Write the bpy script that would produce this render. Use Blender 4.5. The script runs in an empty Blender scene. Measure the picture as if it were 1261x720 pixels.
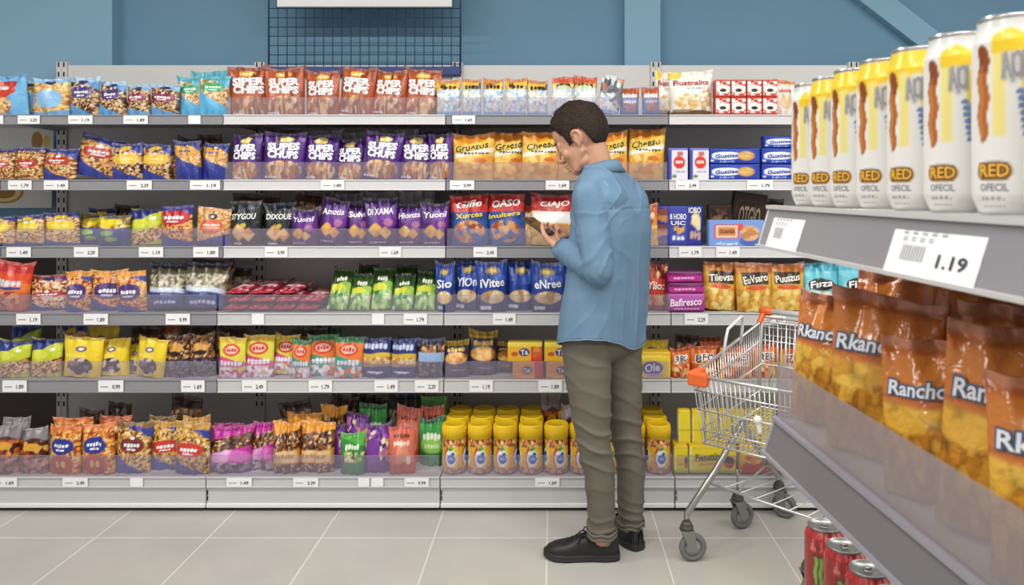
import bpy, bmesh, math, random
import numpy as np
from mathutils import Vector, Matrix, noise as mnoise

scene = bpy.context.scene
COL = scene.collection
PI = math.pi

# ------------------------------------------------------------------ camera, world, light
FPX, VPX, VPY, CAMZ = 910.0, 680.0, 235.0, 1.455
cd = bpy.data.cameras.new('camera')
cam = bpy.data.objects.new('camera', cd)
COL.objects.link(cam)
cam.location = (0, 0, CAMZ)
cam.rotation_euler = (PI / 2, 0, 0)
cd.sensor_width = 36.0
cd.lens = FPX / 1261 * 36.0
cd.shift_x = -(VPX - 630.5) / 1261
cd.shift_y = -(360 - VPY) / 1261
cd.clip_start = 0.05
cd.dof.use_dof = True
cd.dof.focus_distance = 3.3
cd.dof.aperture_fstop = 10.0
scene.camera = cam

scene.view_settings.view_transform = 'Standard'
scene.view_settings.look = 'None'
scene.view_settings.gamma = 1
scene.view_settings.use_curve_mapping = False
scene.view_settings.exposure = -0.1
w = bpy.data.worlds.new('world')
scene.world = w
w.use_nodes = True
w.node_tree.nodes['Background'].inputs[0].default_value = (1.0, 0.98, 0.96, 1)
w.node_tree.nodes['Background'].inputs[1].default_value = 0.49
scene.cycles.max_bounces = 8
scene.cycles.transparent_max_bounces = 16
scene.cycles.use_denoising = True

CEIL = 3.3
LAMPS = [(-2.4, 1.75, 49), (0.0, 1.75, 49), (2.4, 1.75, 49), (-2.4, -0.6, 44), (0.0, -0.6, 44), (2.4, -0.6, 44)]   # ceiling lights: x, y, watts

# ------------------------------------------------------------------ helpers
def lin(h):
    h = h.lstrip('#')
    c = [int(h[i:i + 2], 16) / 255 for i in (0, 2, 4)]
    return [x / 12.92 if x <= 0.04045 else ((x + 0.055) / 1.055) ** 2.4 for x in c]

MATS = {}
def mat(name, col='#808080', rough=0.5, metal=0.0, bump=0.0, bscale=40, var=0.06, coat=0.0, vscale=12, spec=0.5):
    if name in MATS: return MATS[name]
    m = bpy.data.materials.new(name); m.use_nodes = True
    nt = m.node_tree; b = nt.nodes['Principled BSDF']
    c = lin(col)
    tc = nt.nodes.new('ShaderNodeTexCoord')
    nz = nt.nodes.new('ShaderNodeTexNoise'); nz.inputs['Scale'].default_value = vscale
    nt.links.new(tc.outputs['Object'], nz.inputs['Vector'])
    mx = nt.nodes.new('ShaderNodeMix'); mx.data_type = 'RGBA'
    mx.inputs[6].default_value = [x * (1 - var) for x in c] + [1]
    mx.inputs[7].default_value = [min(1, x * (1 + var)) for x in c] + [1]
    nt.links.new(nz.outputs['Fac'], mx.inputs[0])
    nt.links.new(mx.outputs[2], b.inputs['Base Color'])
    b.inputs['Roughness'].default_value = rough
    b.inputs['Metallic'].default_value = metal
    b.inputs['Specular IOR Level'].default_value = spec
    b.inputs['Coat Weight'].default_value = coat
    if bump:
        n2 = nt.nodes.new('ShaderNodeTexNoise'); n2.inputs['Scale'].default_value = bscale
        n2.inputs['Detail'].default_value = 4
        nt.links.new(tc.outputs['Object'], n2.inputs['Vector'])
        bp = nt.nodes.new('ShaderNodeBump'); bp.inputs['Strength'].default_value = bump
        bp.inputs['Distance'].default_value = 0.01
        nt.links.new(n2.outputs['Fac'], bp.inputs['Height'])
        nt.links.new(bp.outputs[0], b.inputs['Normal'])
    MATS[name] = m
    return m

def print_mat(name, rough, bump, coat=0.0, metal=0.0):
    """printed packaging: the print is a colour layer on the mesh, the film gets fine creases"""
    if name in MATS: return MATS[name]
    m = bpy.data.materials.new(name); m.use_nodes = True
    nt = m.node_tree; b = nt.nodes['Principled BSDF']
    a = nt.nodes.new('ShaderNodeVertexColor'); a.layer_name = 'print'
    nt.links.new(a.outputs['Color'], b.inputs['Base Color'])
    b.inputs['Roughness'].default_value = rough
    b.inputs['Coat Weight'].default_value = coat
    b.inputs['Coat Roughness'].default_value = 0.12
    b.inputs['Metallic'].default_value = metal
    if bump:
        tc = nt.nodes.new('ShaderNodeTexCoord')
        n2 = nt.nodes.new('ShaderNodeTexNoise'); n2.inputs['Scale'].default_value = 28
        n2.inputs['Detail'].default_value = 3; n2.inputs['Distortion'].default_value = 0.8
        nt.links.new(tc.outputs['Object'], n2.inputs['Vector'])
        bp = nt.nodes.new('ShaderNodeBump'); bp.inputs['Strength'].default_value = bump
        bp.inputs['Distance'].default_value = 0.02
        nt.links.new(n2.outputs['Fac'], bp.inputs['Height'])
        nt.links.new(bp.outputs[0], b.inputs['Normal'])
        nt.links.new(bp.outputs[0], b.inputs['Coat Normal'])
    MATS[name] = m
    return m

def clear_mat(name, col, haze, rough=0.08):
    """clear plastic riser: mostly see-through, a little milky, with a sheen"""
    if name in MATS: return MATS[name]
    m = bpy.data.materials.new(name); m.use_nodes = True
    nt = m.node_tree; nt.nodes.clear()
    out = nt.nodes.new('ShaderNodeOutputMaterial')
    t = nt.nodes.new('ShaderNodeBsdfTransparent'); t.inputs[0].default_value = (0.93, 0.92, 0.95, 1)
    d = nt.nodes.new('ShaderNodeBsdfPrincipled')
    d.inputs['Base Color'].default_value = lin(col) + [1]
    d.inputs['Roughness'].default_value = rough
    nz = nt.nodes.new('ShaderNodeTexNoise'); nz.inputs['Scale'].default_value = 3
    mr = nt.nodes.new('ShaderNodeMapRange')
    mr.inputs['To Min'].default_value = haze * 0.85; mr.inputs['To Max'].default_value = haze * 1.15
    nt.links.new(nz.outputs['Fac'], mr.inputs['Value'])
    mx = nt.nodes.new('ShaderNodeMixShader')
    nt.links.new(mr.outputs[0], mx.inputs[0])
    nt.links.new(t.outputs[0], mx.inputs[1]); nt.links.new(d.outputs[0], mx.inputs[2])
    nt.links.new(mx.outputs[0], out.inputs[0])
    MATS[name] = m
    return m

def link(o, parent=None):
    COL.objects.link(o)
    if parent: o.parent = parent
    return o

def tag(o, label=None, cat=None, group=None, kind=None):
    if label: o['label'] = label
    if cat: o['category'] = cat
    if group: o['group'] = group
    if kind: o['kind'] = kind
    return o

def empty(name, loc=(0, 0, 0), rz=0):
    o = bpy.data.objects.new(name, None)
    o.location = loc; o.rotation_euler = (0, 0, rz); o.empty_display_size = 0.05
    return link(o)

def mesh_obj(name, me, parent=None):
    return link(bpy.data.objects.new(name, me), parent)

class MB:
    """collects shapes into one mesh"""
    def __init__(s): s.v = []; s.f = []; s.smooth = []
    def add(s, vs, fs, smooth=False):
        n = len(s.v)
        s.v += [tuple(v) for v in vs]
        s.f += [[i + n for i in f] for f in fs]
        s.smooth += [smooth] * len(fs)
        return s
    def box(s, x0, x1, y0, y1, z0, z1, ch=0.0):
        if ch <= 0:
            vs = [(x, y, z) for z in (z0, z1) for y in (y0, y1) for x in (x0, x1)]
            return s.add(vs, [(0, 2, 3, 1), (4, 5, 7, 6), (0, 1, 5, 4), (2, 6, 7, 3), (0, 4, 6, 2), (1, 3, 7, 5)])
        bm = bmesh.new()
        bmesh.ops.create_cube(bm, size=1)
        for v in bm.verts:
            v.co = Vector(((x0 + x1) / 2 + v.co.x * (x1 - x0), (y0 + y1) / 2 + v.co.y * (y1 - y0), (z0 + z1) / 2 + v.co.z * (z1 - z0)))
        bmesh.ops.bevel(bm, geom=list(bm.edges), offset=ch, segments=2, profile=0.5, affect='EDGES')
        bm.verts.index_update()
        vs = [v.co.copy() for v in bm.verts]; fs = [[v.index for v in f.verts] for f in bm.faces]
        bm.free()
        return s.add(vs, fs)
    def tube(s, pts, r, n=8, closed=False, caps=True):
        pts = [Vector(p) for p in pts]
        rs = r if isinstance(r, (list, tuple)) else [r] * len(pts)
        m = len(pts); rings = []
        up = None
        for i, p in enumerate(pts):
            if closed: t = (pts[(i + 1) % m] - pts[i - 1])
            else: t = pts[min(i + 1, m - 1)] - pts[max(i - 1, 0)]
            if t.length < 1e-9: t = Vector((0, 0, 1))
            t.normalize()
            if up is None:
                up = Vector((0, 0, 1)) if abs(t.z) < 0.9 else Vector((0, 1, 0))
            a = (up - t * up.dot(t))
            if a.length < 1e-6: a = t.orthogonal()
            a.normalize(); b = t.cross(a); up = a
            rings.append([p + (a * math.cos(2 * PI * k / n) + b * math.sin(2 * PI * k / n)) * rs[i] for k in range(n)])
        vs = [v for rg in rings for v in rg]; fs = []
        for i in range(m if closed else m - 1):
            j = (i + 1) % m
            for k in range(n):
                k2 = (k + 1) % n
                fs.append((i * n + k, i * n + k2, j * n + k2, j * n + k))
        if caps and not closed:
            fs.append(tuple(range(n - 1, -1, -1))); fs.append(tuple((m - 1) * n + k for k in range(n)))
        return s.add(vs, fs, True)
    def lathe(s, prof, n=32, axis='z', loc=(0, 0, 0), caps=True):
        vs = []; fs = []
        L = Vector(loc)
        for (r, z) in prof:
            for k in range(n):
                a = 2 * PI * k / n
                p = (r * math.cos(a), r * math.sin(a), z)
                if axis == 'x': p = (p[2], p[0], p[1])
                if axis == 'y': p = (p[0], p[2], p[1])
                vs.append(L + Vector(p))
        for i in range(len(prof) - 1):
            for k in range(n):
                k2 = (k + 1) % n
                fs.append((i * n + k, i * n + k2, (i + 1) * n + k2, (i + 1) * n + k))
        if caps:
            fs.append(tuple(range(n - 1, -1, -1))); fs.append(tuple((len(prof) - 1) * n + k for k in range(n)))
        return s.add(vs, fs, True)
    def sphere(s, c, r, M=None, nu=20, nv=12):
        c = Vector(c); r = r if isinstance(r, (tuple, list)) else (r, r, r)
        vs = []; fs = []
        for j in range(nv + 1):
            th = PI * j / nv
            for k in range(nu):
                a = 2 * PI * k / nu
                p = Vector((r[0] * math.sin(th) * math.cos(a), r[1] * math.sin(th) * math.sin(a), r[2] * math.cos(th)))
                if M is not None: p = M @ p
                vs.append(c + p)
        for j in range(nv):
            for k in range(nu):
                k2 = (k + 1) % nu
                fs.append((j * nu + k, (j + 1) * nu + k, (j + 1) * nu + k2, j * nu + k2))
        return s.add(vs, fs, True)
    def capsule(s, a, b, ra, rb=None, n=14):
        """tapered limb with rounded ends"""
        rb = ra if rb is None else rb
        a = Vector(a); b = Vector(b); t = (b - a)
        L = max(t.length, 1e-6); t = t / L
        pts = []; rs = []
        for q in (0.0, 0.3, 0.6, 0.85): pts.append(a - t * ra * math.cos(q * PI / 2)); rs.append(max(ra * math.sin(q * PI / 2), ra * 0.02))
        pts.append(a); rs.append(ra)
        for k in range(1, 4): pts.append(a + t * L * k / 4); rs.append(ra + (rb - ra) * k / 4)
        pts.append(b); rs.append(rb)
        for q in (0.85, 0.6, 0.3, 0.0): pts.append(b + t * rb * math.cos(q * PI / 2)); rs.append(max(rb * math.sin(q * PI / 2), rb * 0.02))
        return s.tube(pts, rs, n)
    def mesh(s, name, m=None, fix=False):
        me = bpy.data.meshes.new(name)
        me.from_pydata(s.v, [], s.f)
        me.polygons.foreach_set('use_smooth', s.smooth)
        if fix:
            bm = bmesh.new(); bm.from_mesh(me)
            bmesh.ops.remove_doubles(bm, verts=list(bm.verts), dist=1e-5)
            bmesh.ops.recalc_face_normals(bm, faces=list(bm.faces))
            bm.to_mesh(me); bm.free()
        if m: me.materials.append(m)
        me.update()
        return me
    def build(s, name, m=None, parent=None):
        return mesh_obj(name, s.mesh(name, m), parent)

def PX(px, py, Y):
    """point of the place that the photo shows at (px, py), at depth Y"""
    return Vector(((px - VPX) * Y / FPX, Y, CAMZ - (py - VPY) * Y / FPX))

# ------------------------------------------------------------------ materials of the setting
M_wall = mat('blue_wall_paint', '#6e96b0', 0.75, bump=0.03, bscale=150, var=0.03, vscale=2)
M_wall2 = mat('blue_wall_paint_light', '#86aec6', 0.75, bump=0.03, bscale=150, var=0.03, vscale=2)
M_ceil = mat('white_ceiling', '#d8d8d6', 0.8)
M_panel = mat('white_shelf_panel', '#d6d5d3', 0.45, var=0.03)
M_panel_dk = mat('grey_shelf_panel', '#8c8a88', 0.5, var=0.03)
M_brownpanel = mat('brown_back_panel', '#4a3f39', 0.6)
M_deck = mat('shelf_deck', '#bdbdbd', 0.4, var=0.03)
M_railg = mat('grey_rail', '#8f8f93', 0.32, var=0.04)
M_railw = mat('white_rail', '#d6d6d8', 0.25, var=0.03)
M_raill = mat('light_grey_rail', '#c8c8c9', 0.3, var=0.04)
M_white = mat('white_paint', '#e6e6e4', 0.4, var=0.02)
M_black = mat('black_kick', '#141414', 0.6)
M_slot = mat('black_slot', '#0c0c0c', 0.7)
M_ticket = mat('ticket_paper', '#f2f2f2', 0.45, var=0.01)
M_ink = mat('ticket_ink', '#55555c', 0.6)
M_chrome = mat('chrome_wire', '#d6d6d3', 0.3, metal=0.7, var=0.05)
M_film = print_mat('printed_film', 0.3, 0.25, coat=0.15)
M_card = print_mat('printed_card', 0.4, 0.03)
M_canp = print_mat('printed_can', 0.28, 0.0, coat=0.2)
M_clear = clear_mat('clear_riser', '#cfc8d4', 0.12)
M_clear2 = clear_mat('milky_riser', '#aba2a2', 0.45, 0.2)

def tcol(h):
    return mat('ink_' + h.lstrip('#'), h, 0.4, var=0.02)

# ------------------------------------------------------------------ the room
def structure(name, mb, m):
    return tag(mb.build(name, m), kind='structure')

def floor_material():
    m = bpy.data.materials.new('floor_tiles'); m.use_nodes = True
    nt = m.node_tree; b = nt.nodes['Principled BSDF']
    tc = nt.nodes.new('ShaderNodeTexCoord')
    mp = nt.nodes.new('ShaderNodeMapping')
    mp.inputs['Location'].default_value = (0.022, -0.042, 0)
    br = nt.nodes.new('ShaderNodeTexBrick')
    br.offset = 0.0; br.squash = 1.0
    br.inputs['Scale'].default_value = 1.0
    br.inputs['Mortar Size'].default_value = 0.0035
    br.inputs['Mortar Smooth'].default_value = 0.2
    br.inputs['Brick Width'].default_value = 0.474
    br.inputs['Row Height'].default_value = 0.437
    br.inputs['Color1'].default_value = lin('#bdbbb5') + [1]
    br.inputs['Color2'].default_value = lin('#b6b4ae') + [1]
    br.inputs['Mortar'].default_value = lin('#d9d7d2') + [1]
    nt.links.new(tc.outputs['Object'], mp.inputs[0]); nt.links.new(mp.outputs[0], br.inputs[0])
    nz = nt.nodes.new('ShaderNodeTexNoise'); nz.inputs['Scale'].default_value = 2.2; nz.inputs['Detail'].default_value = 5
    nt.links.new(tc.outputs['Object'], nz.inputs[0])
    mx = nt.nodes.new('ShaderNodeMix'); mx.data_type = 'RGBA'; mx.blend_type = 'MULTIPLY'
    mx.inputs[0].default_value = 0.5
    rp = nt.nodes.new('ShaderNodeValToRGB')
    rp.color_ramp.elements[0].position = 0.35; rp.color_ramp.elements[0].color = (0.8, 0.8, 0.8, 1)
    rp.color_ramp.elements[1].position = 0.65; rp.color_ramp.elements[1].color = (1, 1, 1, 1)
    nt.links.new(nz.outputs['Fac'], rp.inputs[0])
    nt.links.new(br.outputs['Color'], mx.inputs[6]); nt.links.new(rp.outputs[0], mx.inputs[7])
    nt.links.new(mx.outputs[2], b.inputs['Base Color'])
    b.inputs['Roughness'].default_value = 0.22
    b.inputs['Specular IOR Level'].default_value = 0.45
    return m

WB = 4.172
structure('floor', MB().box(-6, 6, -3, WB + 0.3, -0.08, 0), floor_material())
structure('ceiling', MB().box(-6, 6, -3, WB + 0.3, CEIL, CEIL + 0.08), M_ceil)
structure('wall_back', MB().box(-6, 6, WB, WB + 0.12, 0, CEIL), M_wall)
structure('trim_1', MB().box(-6, -2.43, WB - 0.092, WB, 0, CEIL), M_wall2)
structure('trim_2', MB().box(0.40, 0.60, WB - 0.085, WB, 0, CEIL, 0.004), M_wall2)
# diagonal brace on the wall
a = PX(876, -151, WB); b_ = PX(1300, 176, WB)
dx = Vector((b_.x - a.x, 0, b_.z - a.z)); L = dx.length; ang = math.atan2(dx.z, dx.x)
br = structure('trim_3', MB().box(0, L, -0.06, 0.0, -0.065, 0.065, 0.004), M_wall2)
br.location = (a.x, WB, a.z); br.rotation_euler = (0, -ang, 0)

for i, (lx, ly, wt) in enumerate(LAMPS):
    t = empty('ceiling_light', (lx, ly, CEIL))
    tag(t, 'white linear ceiling light above the shopping aisle', 'ceiling light', 'linear ceiling lights over the aisle')
    MB().box(-1.05, 1.05, -0.16, 0.16, -0.05, -0.001, 0.006).build('housing', M_white, t)
    em = MATS.get('light_diffuser')
    if em is None:
        em = bpy.data.materials.new('light_diffuser'); em.use_nodes = True
        bs = em.node_tree.nodes['Principled BSDF']
        bs.inputs['Emission Color'].default_value = (1, 0.97, 0.93, 1); bs.inputs['Emission Strength'].default_value = 3.0
        MATS['light_diffuser'] = em
    MB().box(-1.0, 1.0, -0.13, 0.13, -0.056, -0.05).build('diffuser', em, t)
    ld = bpy.data.lights.new('ceiling_lamp', 'AREA'); ld.shape = 'RECTANGLE'; ld.size = 2.0; ld.size_y = 0.26
    ld.energy = wt; ld.color = (1, 0.97, 0.93)
    lo = bpy.data.objects.new('ceiling_lamp', ld); lo.location = (0, 0, -0.06); link(lo, t)

# ------------------------------------------------------------------ wire grid and sign board on the wall
GY = 3.951
t = empty('wire_grid_panel', (0, GY, 0))
tag(t, 'dark blue wire grid panel above the orange chips bags', 'wire grid')
M_navy = mat('navy_wire', '#1d3a63', 0.45)
gx0, gx1 = PX(331, 0, GY).x, PX(567, 0, GY).x
gz0, gz1 = PX(0, 86, GY).z, 2.95
g = MB()
nx = 21
for k in range(1, nx): g.tube([(gx0 + (gx1 - gx0) * k / nx, 0, gz0), (gx0 + (gx1 - gx0) * k / nx, 0, gz1)], 0.0022, 6)
z = gz0 + 0.03
while z < gz1:
    g.tube([(gx0, -0.004, z), (gx1, -0.004, z)], 0.0022, 6); z += 0.0495
g.build('wire_mesh', M_navy, t)
fr = MB()
for x in (gx0, gx1): fr.tube([(x, 0, gz0 - 0.02), (x, 0, gz1)], 0.005, 8)
fr.tube([(gx0, 0, gz1), (gx1, 0, gz1)], 0.005, 8)
fr.build('wire_frame', M_navy, t)
MB().box(gx0 - 0.02, gx1 + 0.0, -0.008, 0.012, gz0 - 0.028, gz0 + 0.016, 0.003).build('bottom_bar', mat('navy_bar', '#2c3f7c', 0.4), t)
t = empty('sign_board', (0, GY - 0.02, 0))
tag(t, 'white sign board hanging in front of the wire grid', 'sign')
sx0, sx1 = PX(342, 0, GY - .02).x, PX(557, 0, GY - .02).x
sz = PX(0, 9, GY - .02).z
MB().box(sx0, sx1, -0.012, 0.004, sz, sz + 0.3, 0.002).build('board', M_white, t)
fb = MB()
fb.box(sx0 - 0.006, sx1 + 0.006, -0.014, 0.006, sz - 0.006, sz); fb.box(sx0 - 0.006, sx0, -0.014, 0.006, sz, sz + 0.3)
fb.box(sx1, sx1 + 0.006, -0.014, 0.006, sz, sz + 0.3); fb.box(sx0 - 0.006, sx1 + 0.006, -0.014, 0.006, sz + 0.3, sz + 0.306)
fb.build('board_frame', mat('sign_edge', '#27455f', 0.4), t)

# ------------------------------------------------------------------ shelving
XB = [-3.70, -2.636, -1.572, -0.509, 0.557, 1.62, 2.68]
YB = 3.98                                             # face of the back panel
YF = {1: 3.528, 2: 3.528, 3: 3.528, 4: 3.463, 5: 3.463, 6: 3.352}
LIPPX = {1: (141, 153), 2: (221, 234), 3: (303, 317), 4: (385, 400), 5: (467, 483), 6: (587, 600)}
DECK = {r: CAMZ - (LIPPX[r][0] - VPY) * YF[r] / FPX - 0.003 for r in YF}
LIPB = {r: CAMZ - (LIPPX[r][1] - VPY) * YF[r] / FPX for r in YF}
ROWNAME = {1: 'top shelf', 2: 'second shelf', 3: 'third shelf', 4: 'fourth shelf', 5: 'fifth shelf', 6: 'base shelf'}
PTOP = CAMZ + (VPY - 80) * YB / FPX
bay_label = ['shelving bay with open upper back at the end of the row', 'shelving bay full of nut mixes with grey rails',
             'shelving bay full of chips under the wire grid', 'shelving bay with peanut jars behind the shopper',
             'shelving bay with biscuits beyond the shopping trolley', 'last shelving bay beyond the drinks can display']
FENCE = {(1, 2), (1, 3), (2, 2), (2, 3), (3, 1), (3, 2), (3, 3), (4, 1), (4, 2), (4, 3), (5, 1), (5, 2), (5, 3), (6, 1), (6, 2), (6, 3), (6, 4), (6, 0)}
BAYS = []
for i in range(6):
    x0, x1 = XB[i], XB[i + 1]
    cx = (x0 + x1) / 2
    t = empty('shelving_bay', (cx, YB, 0)); BAYS.append(t)
    tag(t, bay_label[i], 'shelving', 'shelving bays along the back wall')
    hw = (x1 - x0) / 2
    g = 0.0025
    if i == 0:
        MB().box(-hw + g, hw - 0.03, 0, 0.02, 0.12, 1.16).build('back_panel', M_brownpanel, t)
    else:
        bp = MB()
        zs = [0.12, 0.62, 1.10, 1.55, PTOP]
        for q in range(4): bp.box(-hw + 0.028, hw - 0.028, 0, 0.02, zs[q] + 0.001, zs[q + 1] - 0.001, 0.002)
        bp.build('back_panel', M_panel, t)
    # a slotted upright at either end of the bay
    for sd in (-1, 1):
        xa, xb_ = sorted((sd * (hw - .0008), sd * (hw - .027)))
        up = MB().box(xa, xb_, -0.012, 0.04, 0.0, PTOP + 0.015, 0.002).build('upright', M_panel, t)
        sl = MB(); z = 0.3; xm = sd * (hw - 0.014)
        while z < PTOP:
            sl.box(xm - .004, xm + .004, -0.0132, -0.0115, z, z + 0.026); z += 0.052
        sl.build('slots', M_slot, up)
    for r in range(1, 7):
        yf = YF[r] - YB
        zt, zb = DECK[r], LIPB[r]
        mr = M_railg if i in (0, 1, 3) else M_railw
        if r >= 4: mr = M_raill if i in (2, 3, 4) else M_railg
        if r == 6: mr = M_raill
        s = MB().box(-hw + g, hw - g, yf + 0.012, -0.001, zt - 0.022, zt, 0.002)
        if r < 6:      # brackets under the deck
            for sx in (-hw + 0.02, hw - 0.023): s.add([(sx, -0.01, zt - 0.042), (sx, -0.01, zt - 0.02), (sx, yf + 0.03, zt - 0.02), (sx, yf + 0.03, zt - 0.03),
                   (sx + .003, -0.01, zt - 0.042), (sx + .003, -0.01, zt - 0.02), (sx + .003, yf + 0.03, zt - 0.02), (sx + .003, yf + 0.03, zt - 0.03)],
                  [(0, 1, 2, 3), (7, 6, 5, 4), (0, 3, 7, 4), (0, 4, 5, 1), (3, 2, 6, 7)])
        sh = s.build('shelf', M_deck, t)
        # price rail: front channel with upper and lower bead
        rl = MB().box(-hw + g, hw - g, yf + 0.002, yf + 0.012, zb, zt + 0.002, 0.001)
        rl.box(-hw + g, hw - g, yf - 0.003, yf + 0.004, zt - 0.003, zt + 0.003, 0.001)
        rl.box(-hw + g, hw - g, yf - 0.004, yf + 0.004, zb - 0.001, zb + 0.004, 0.001)
        rl.build('price_rail', mr, sh)
        if (r, i) in FENCE:
            hgt = 0.098 if r == 6 else 0.086
            f = MB().box(-hw + 0.006, hw - 0.006, yf + 0.008, yf + 0.0105, zt + 0.001, zt + hgt)
            f.box(-hw + 0.006, hw - 0.006, yf + 0.006, yf + 0.0125, zt + hgt - 0.003, zt + hgt)
            f.build('clear_riser', M_clear, sh)
    yb = YF[6] - YB
    k = MB().box(-hw + g, hw - g, yb + 0.006, yb + 0.03, 0.036, LIPB[6] - 0.002, 0.002).build('base_panel', M_raill, t)
    MB().box(-hw + g, hw - g, yb - 0.002, yb + 0.03, 0.018, 0.037, 0.003).build('base_trim', M_white, k)
    MB().box(-hw, hw, yb + 0.02, yb + 0.04, 0.0, 0.02).build('kick_plate', M_black, t)
    b2 = MB()
    for zz in (0.05, 0.075): b2.box(-hw + 0.004, -hw + 0.009, yb + 0.0045, yb + 0.0065, zz, zz + 0.02)
    b2.build('slot', M_slot, k)

# picture boards at the open back of the end bay
for (px0, px1, py0, py1, lab, what) in ((-70, 31, 146, 256, 'white picture board with a golden bowl behind the end bay', 0), (38, 66, 148, 204, 'small picture board with lemon print beside the white board', 1)):
    Yp = YB + 0.01 if what == 0 else YB + 0.03
    A, B = PX(px0, py1, Yp), PX(px1, py0, Yp)
    if what == 0: B.x = PX(64, 0, Yp).x
    if what: Yp -= 0.028; A, B = PX(px0, 175, Yp), PX(px1, 150, Yp); A.z = PX(0, 212, Yp).z
    t = empty('picture_board', (A.x, Yp, A.z)); tag(t, lab, 'poster')
    W, H = B.x - A.x, B.z - A.z
    MB().box(0, W, -0.004, 0.006, 0, H, 0.002).build('board', M_white, t)
    p = MB()
    if what == 0:
        for (bx, by) in ((4, 142), (6, 236)):
            cxp, czp = PX(bx, 0, Yp).x - A.x, PX(0, by, Yp).z - A.z
            for (rr, mm, off) in ((0.105, '#c58a3c', 0), (0.088, '#f0d48a', 1), (0.06, '#a8772f', 2)):
                vs = [(cxp + rr * math.cos(q * PI / 24), -0.0045 - off * 0.0003, min(H - .004, max(.004, czp + rr * 0.6 * math.sin(q * PI / 24)))) for q in range(48)]
                MB().add(vs, [tuple(range(47, -1, -1))]).build('printed_bowl', tcol(mm), t)
    else:
        for (cx_, cz_, rr, mm, off) in ((0.3, .62, .05, '#b98a4c', 0), (.72, .62, .032, '#e8d24a', 1), (.5, .3, .045, '#c9a070', 1), (.75, .35, .03, '#3b3a38', 2)):
            vs = [(W * cx_ + rr * .6 * math.cos(q * PI / 12), -0.0045 - off * 0.0003, H * cz_ + rr * math.sin(q * PI / 12)) for q in range(24)]
            MB().add(vs, [tuple(range(23, -1, -1))]).build('printed_fruit', tcol(mm), t)

# ------------------------------------------------------------------ printed packaging
def rgb(h): return np.array(lin(h))

class Art:
    """the print of a pack, laid out over u (across, 0..1) and v (up, 0..1)"""
    def __init__(s, U, V, seed=0):
        s.U, s.V = U, V; s.C = np.zeros(U.shape + (3,)); s.r = np.random.RandomState(seed)
    def fill(s, c, m=None):
        c = rgb(c) if isinstance(c, str) else c
        if m is None: s.C[:] = c
        else:
            m = np.clip(np.asarray(m, float), 0, 1)[..., None]; s.C[:] = s.C * (1 - m) + c * m
        return s
    def soft(s, d, w=0.02): return np.clip(0.5 - d / w, 0, 1)          # d<0 is inside
    def ell(s, cx, cy, rx, ry, p=2.0, w=0.12):
        d = (np.abs((s.U - cx) / rx) ** p + np.abs((s.V - cy) / ry) ** p) - 1
        return s.soft(d, w * 2)
    def band(s, v0, v1, slope=0.0, wave=0.0, k=1.0):
        vv = s.V + slope * (s.U - 0.5) + wave * np.sin(s.U * k * 2 * PI)
        return s.soft(v0 - vv, 0.03) * s.soft(vv - v1, 0.03)
    def box(s, x0, x1, y0, y1): return s.soft(x0 - s.U, .02) * s.soft(s.U - x1, .02) * s.soft(y0 - s.V, .02) * s.soft(s.V - y1, .02)
    def bits(s, pal, m, n=11, asp=1.3, edge=0.55):
        """a scatter of nut- or crisp-like pieces"""
        ny = int(n * asp)
        gx, gy = np.meshgrid(np.arange(n), np.arange(ny))
        px = (gx + s.r.rand(ny, n)) / n; py = (gy + s.r.rand(ny, n)) / ny
        px, py = px.ravel(), py.ravel()
        U, V = s.U.ravel(), s.V.ravel()
        d = (U[:, None] - px) ** 2 * n * n + (V[:, None] - py) ** 2 * ny * ny
        i = np.argmin(d, 1); dm = np.sqrt(d[np.arange(len(i)), i])
        P = np.array([rgb(c) for c in pal]); col = P[s.r.randint(len(pal), size=len(px))][i]
        col = col * (1 - np.clip(dm - edge, 0, .5) * 1.1)[:, None]
        return s.fill(col.reshape(s.C.shape), m)
    def scribble(s, cx, cy, wd, ht, c='#ffffff', n=6):
        """an unreadable line of small lettering"""
        for k in range(n):
            x = cx - wd / 2 + wd * (k + .5) / n
            s.fill(c, s.ell(x, cy + s.r.uniform(-.1, .1) * ht, wd / n * .42, ht * s.r.uniform(.35, .55), 3, .3))
        return s

def nut(top, pal, label=None, low=None, tab=None, lab=(.5, .6, .34, .13), lowv=.3, slope=.5, n=18, script='#ffffff', ltxt=True, win=None):
    def f(a):
        a.fill(top)
        hi = .9
        m = a.band(lowv, hi, slope, 0.03, .8) if low else a.band(.03, hi)
        if low: a.fill(low)
        a.bits(pal, m, n)
        a.fill(top, a.band(hi - .02, 1.1))
        if win: a.fill(win[4], a.ell(*win[:4]))
        if label:
            a.fill(label, a.ell(*lab, 2.6))
            if ltxt:
                a.scribble(lab[0], lab[1], lab[2] * 1.3, lab[3] * .5, script, 5)
                a.scribble(lab[0], lab[1] - lab[3] * .55, lab[2] * .8, lab[3] * .25, script, 5)
        if tab: a.fill(tab, a.ell(.5, .89, .17, .05)); a.fill('#ffffff', a.ell(.5, lab[1] + lab[3], .07, .03))
    return f

NUTS = ['#c98f4a', '#e0b06a', '#8a5427', '#f0d9a6', '#6b3d1c']
PEAN = ['#d9a45c', '#e8c07f', '#b9783c', '#f1d7a0']
DARK = ['#5a3420', '#8a5a34', '#2d1a12', '#b9814a', '#d8b27c']
REDN = ['#a3402a', '#d98a4a', '#f0d0a0', '#6d2418', '#e8b070']
ORNG = ['#e08a2c', '#c8641c', '#f0b050', '#8a3d14', '#f4cf8a']
SEED = ['#8f8a72', '#b8b096', '#5f5a48', '#d2cab0']
COFF = ['#4a2614', '#6d3a1c', '#d8b080', '#2c1509', '#8a5026']

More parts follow.
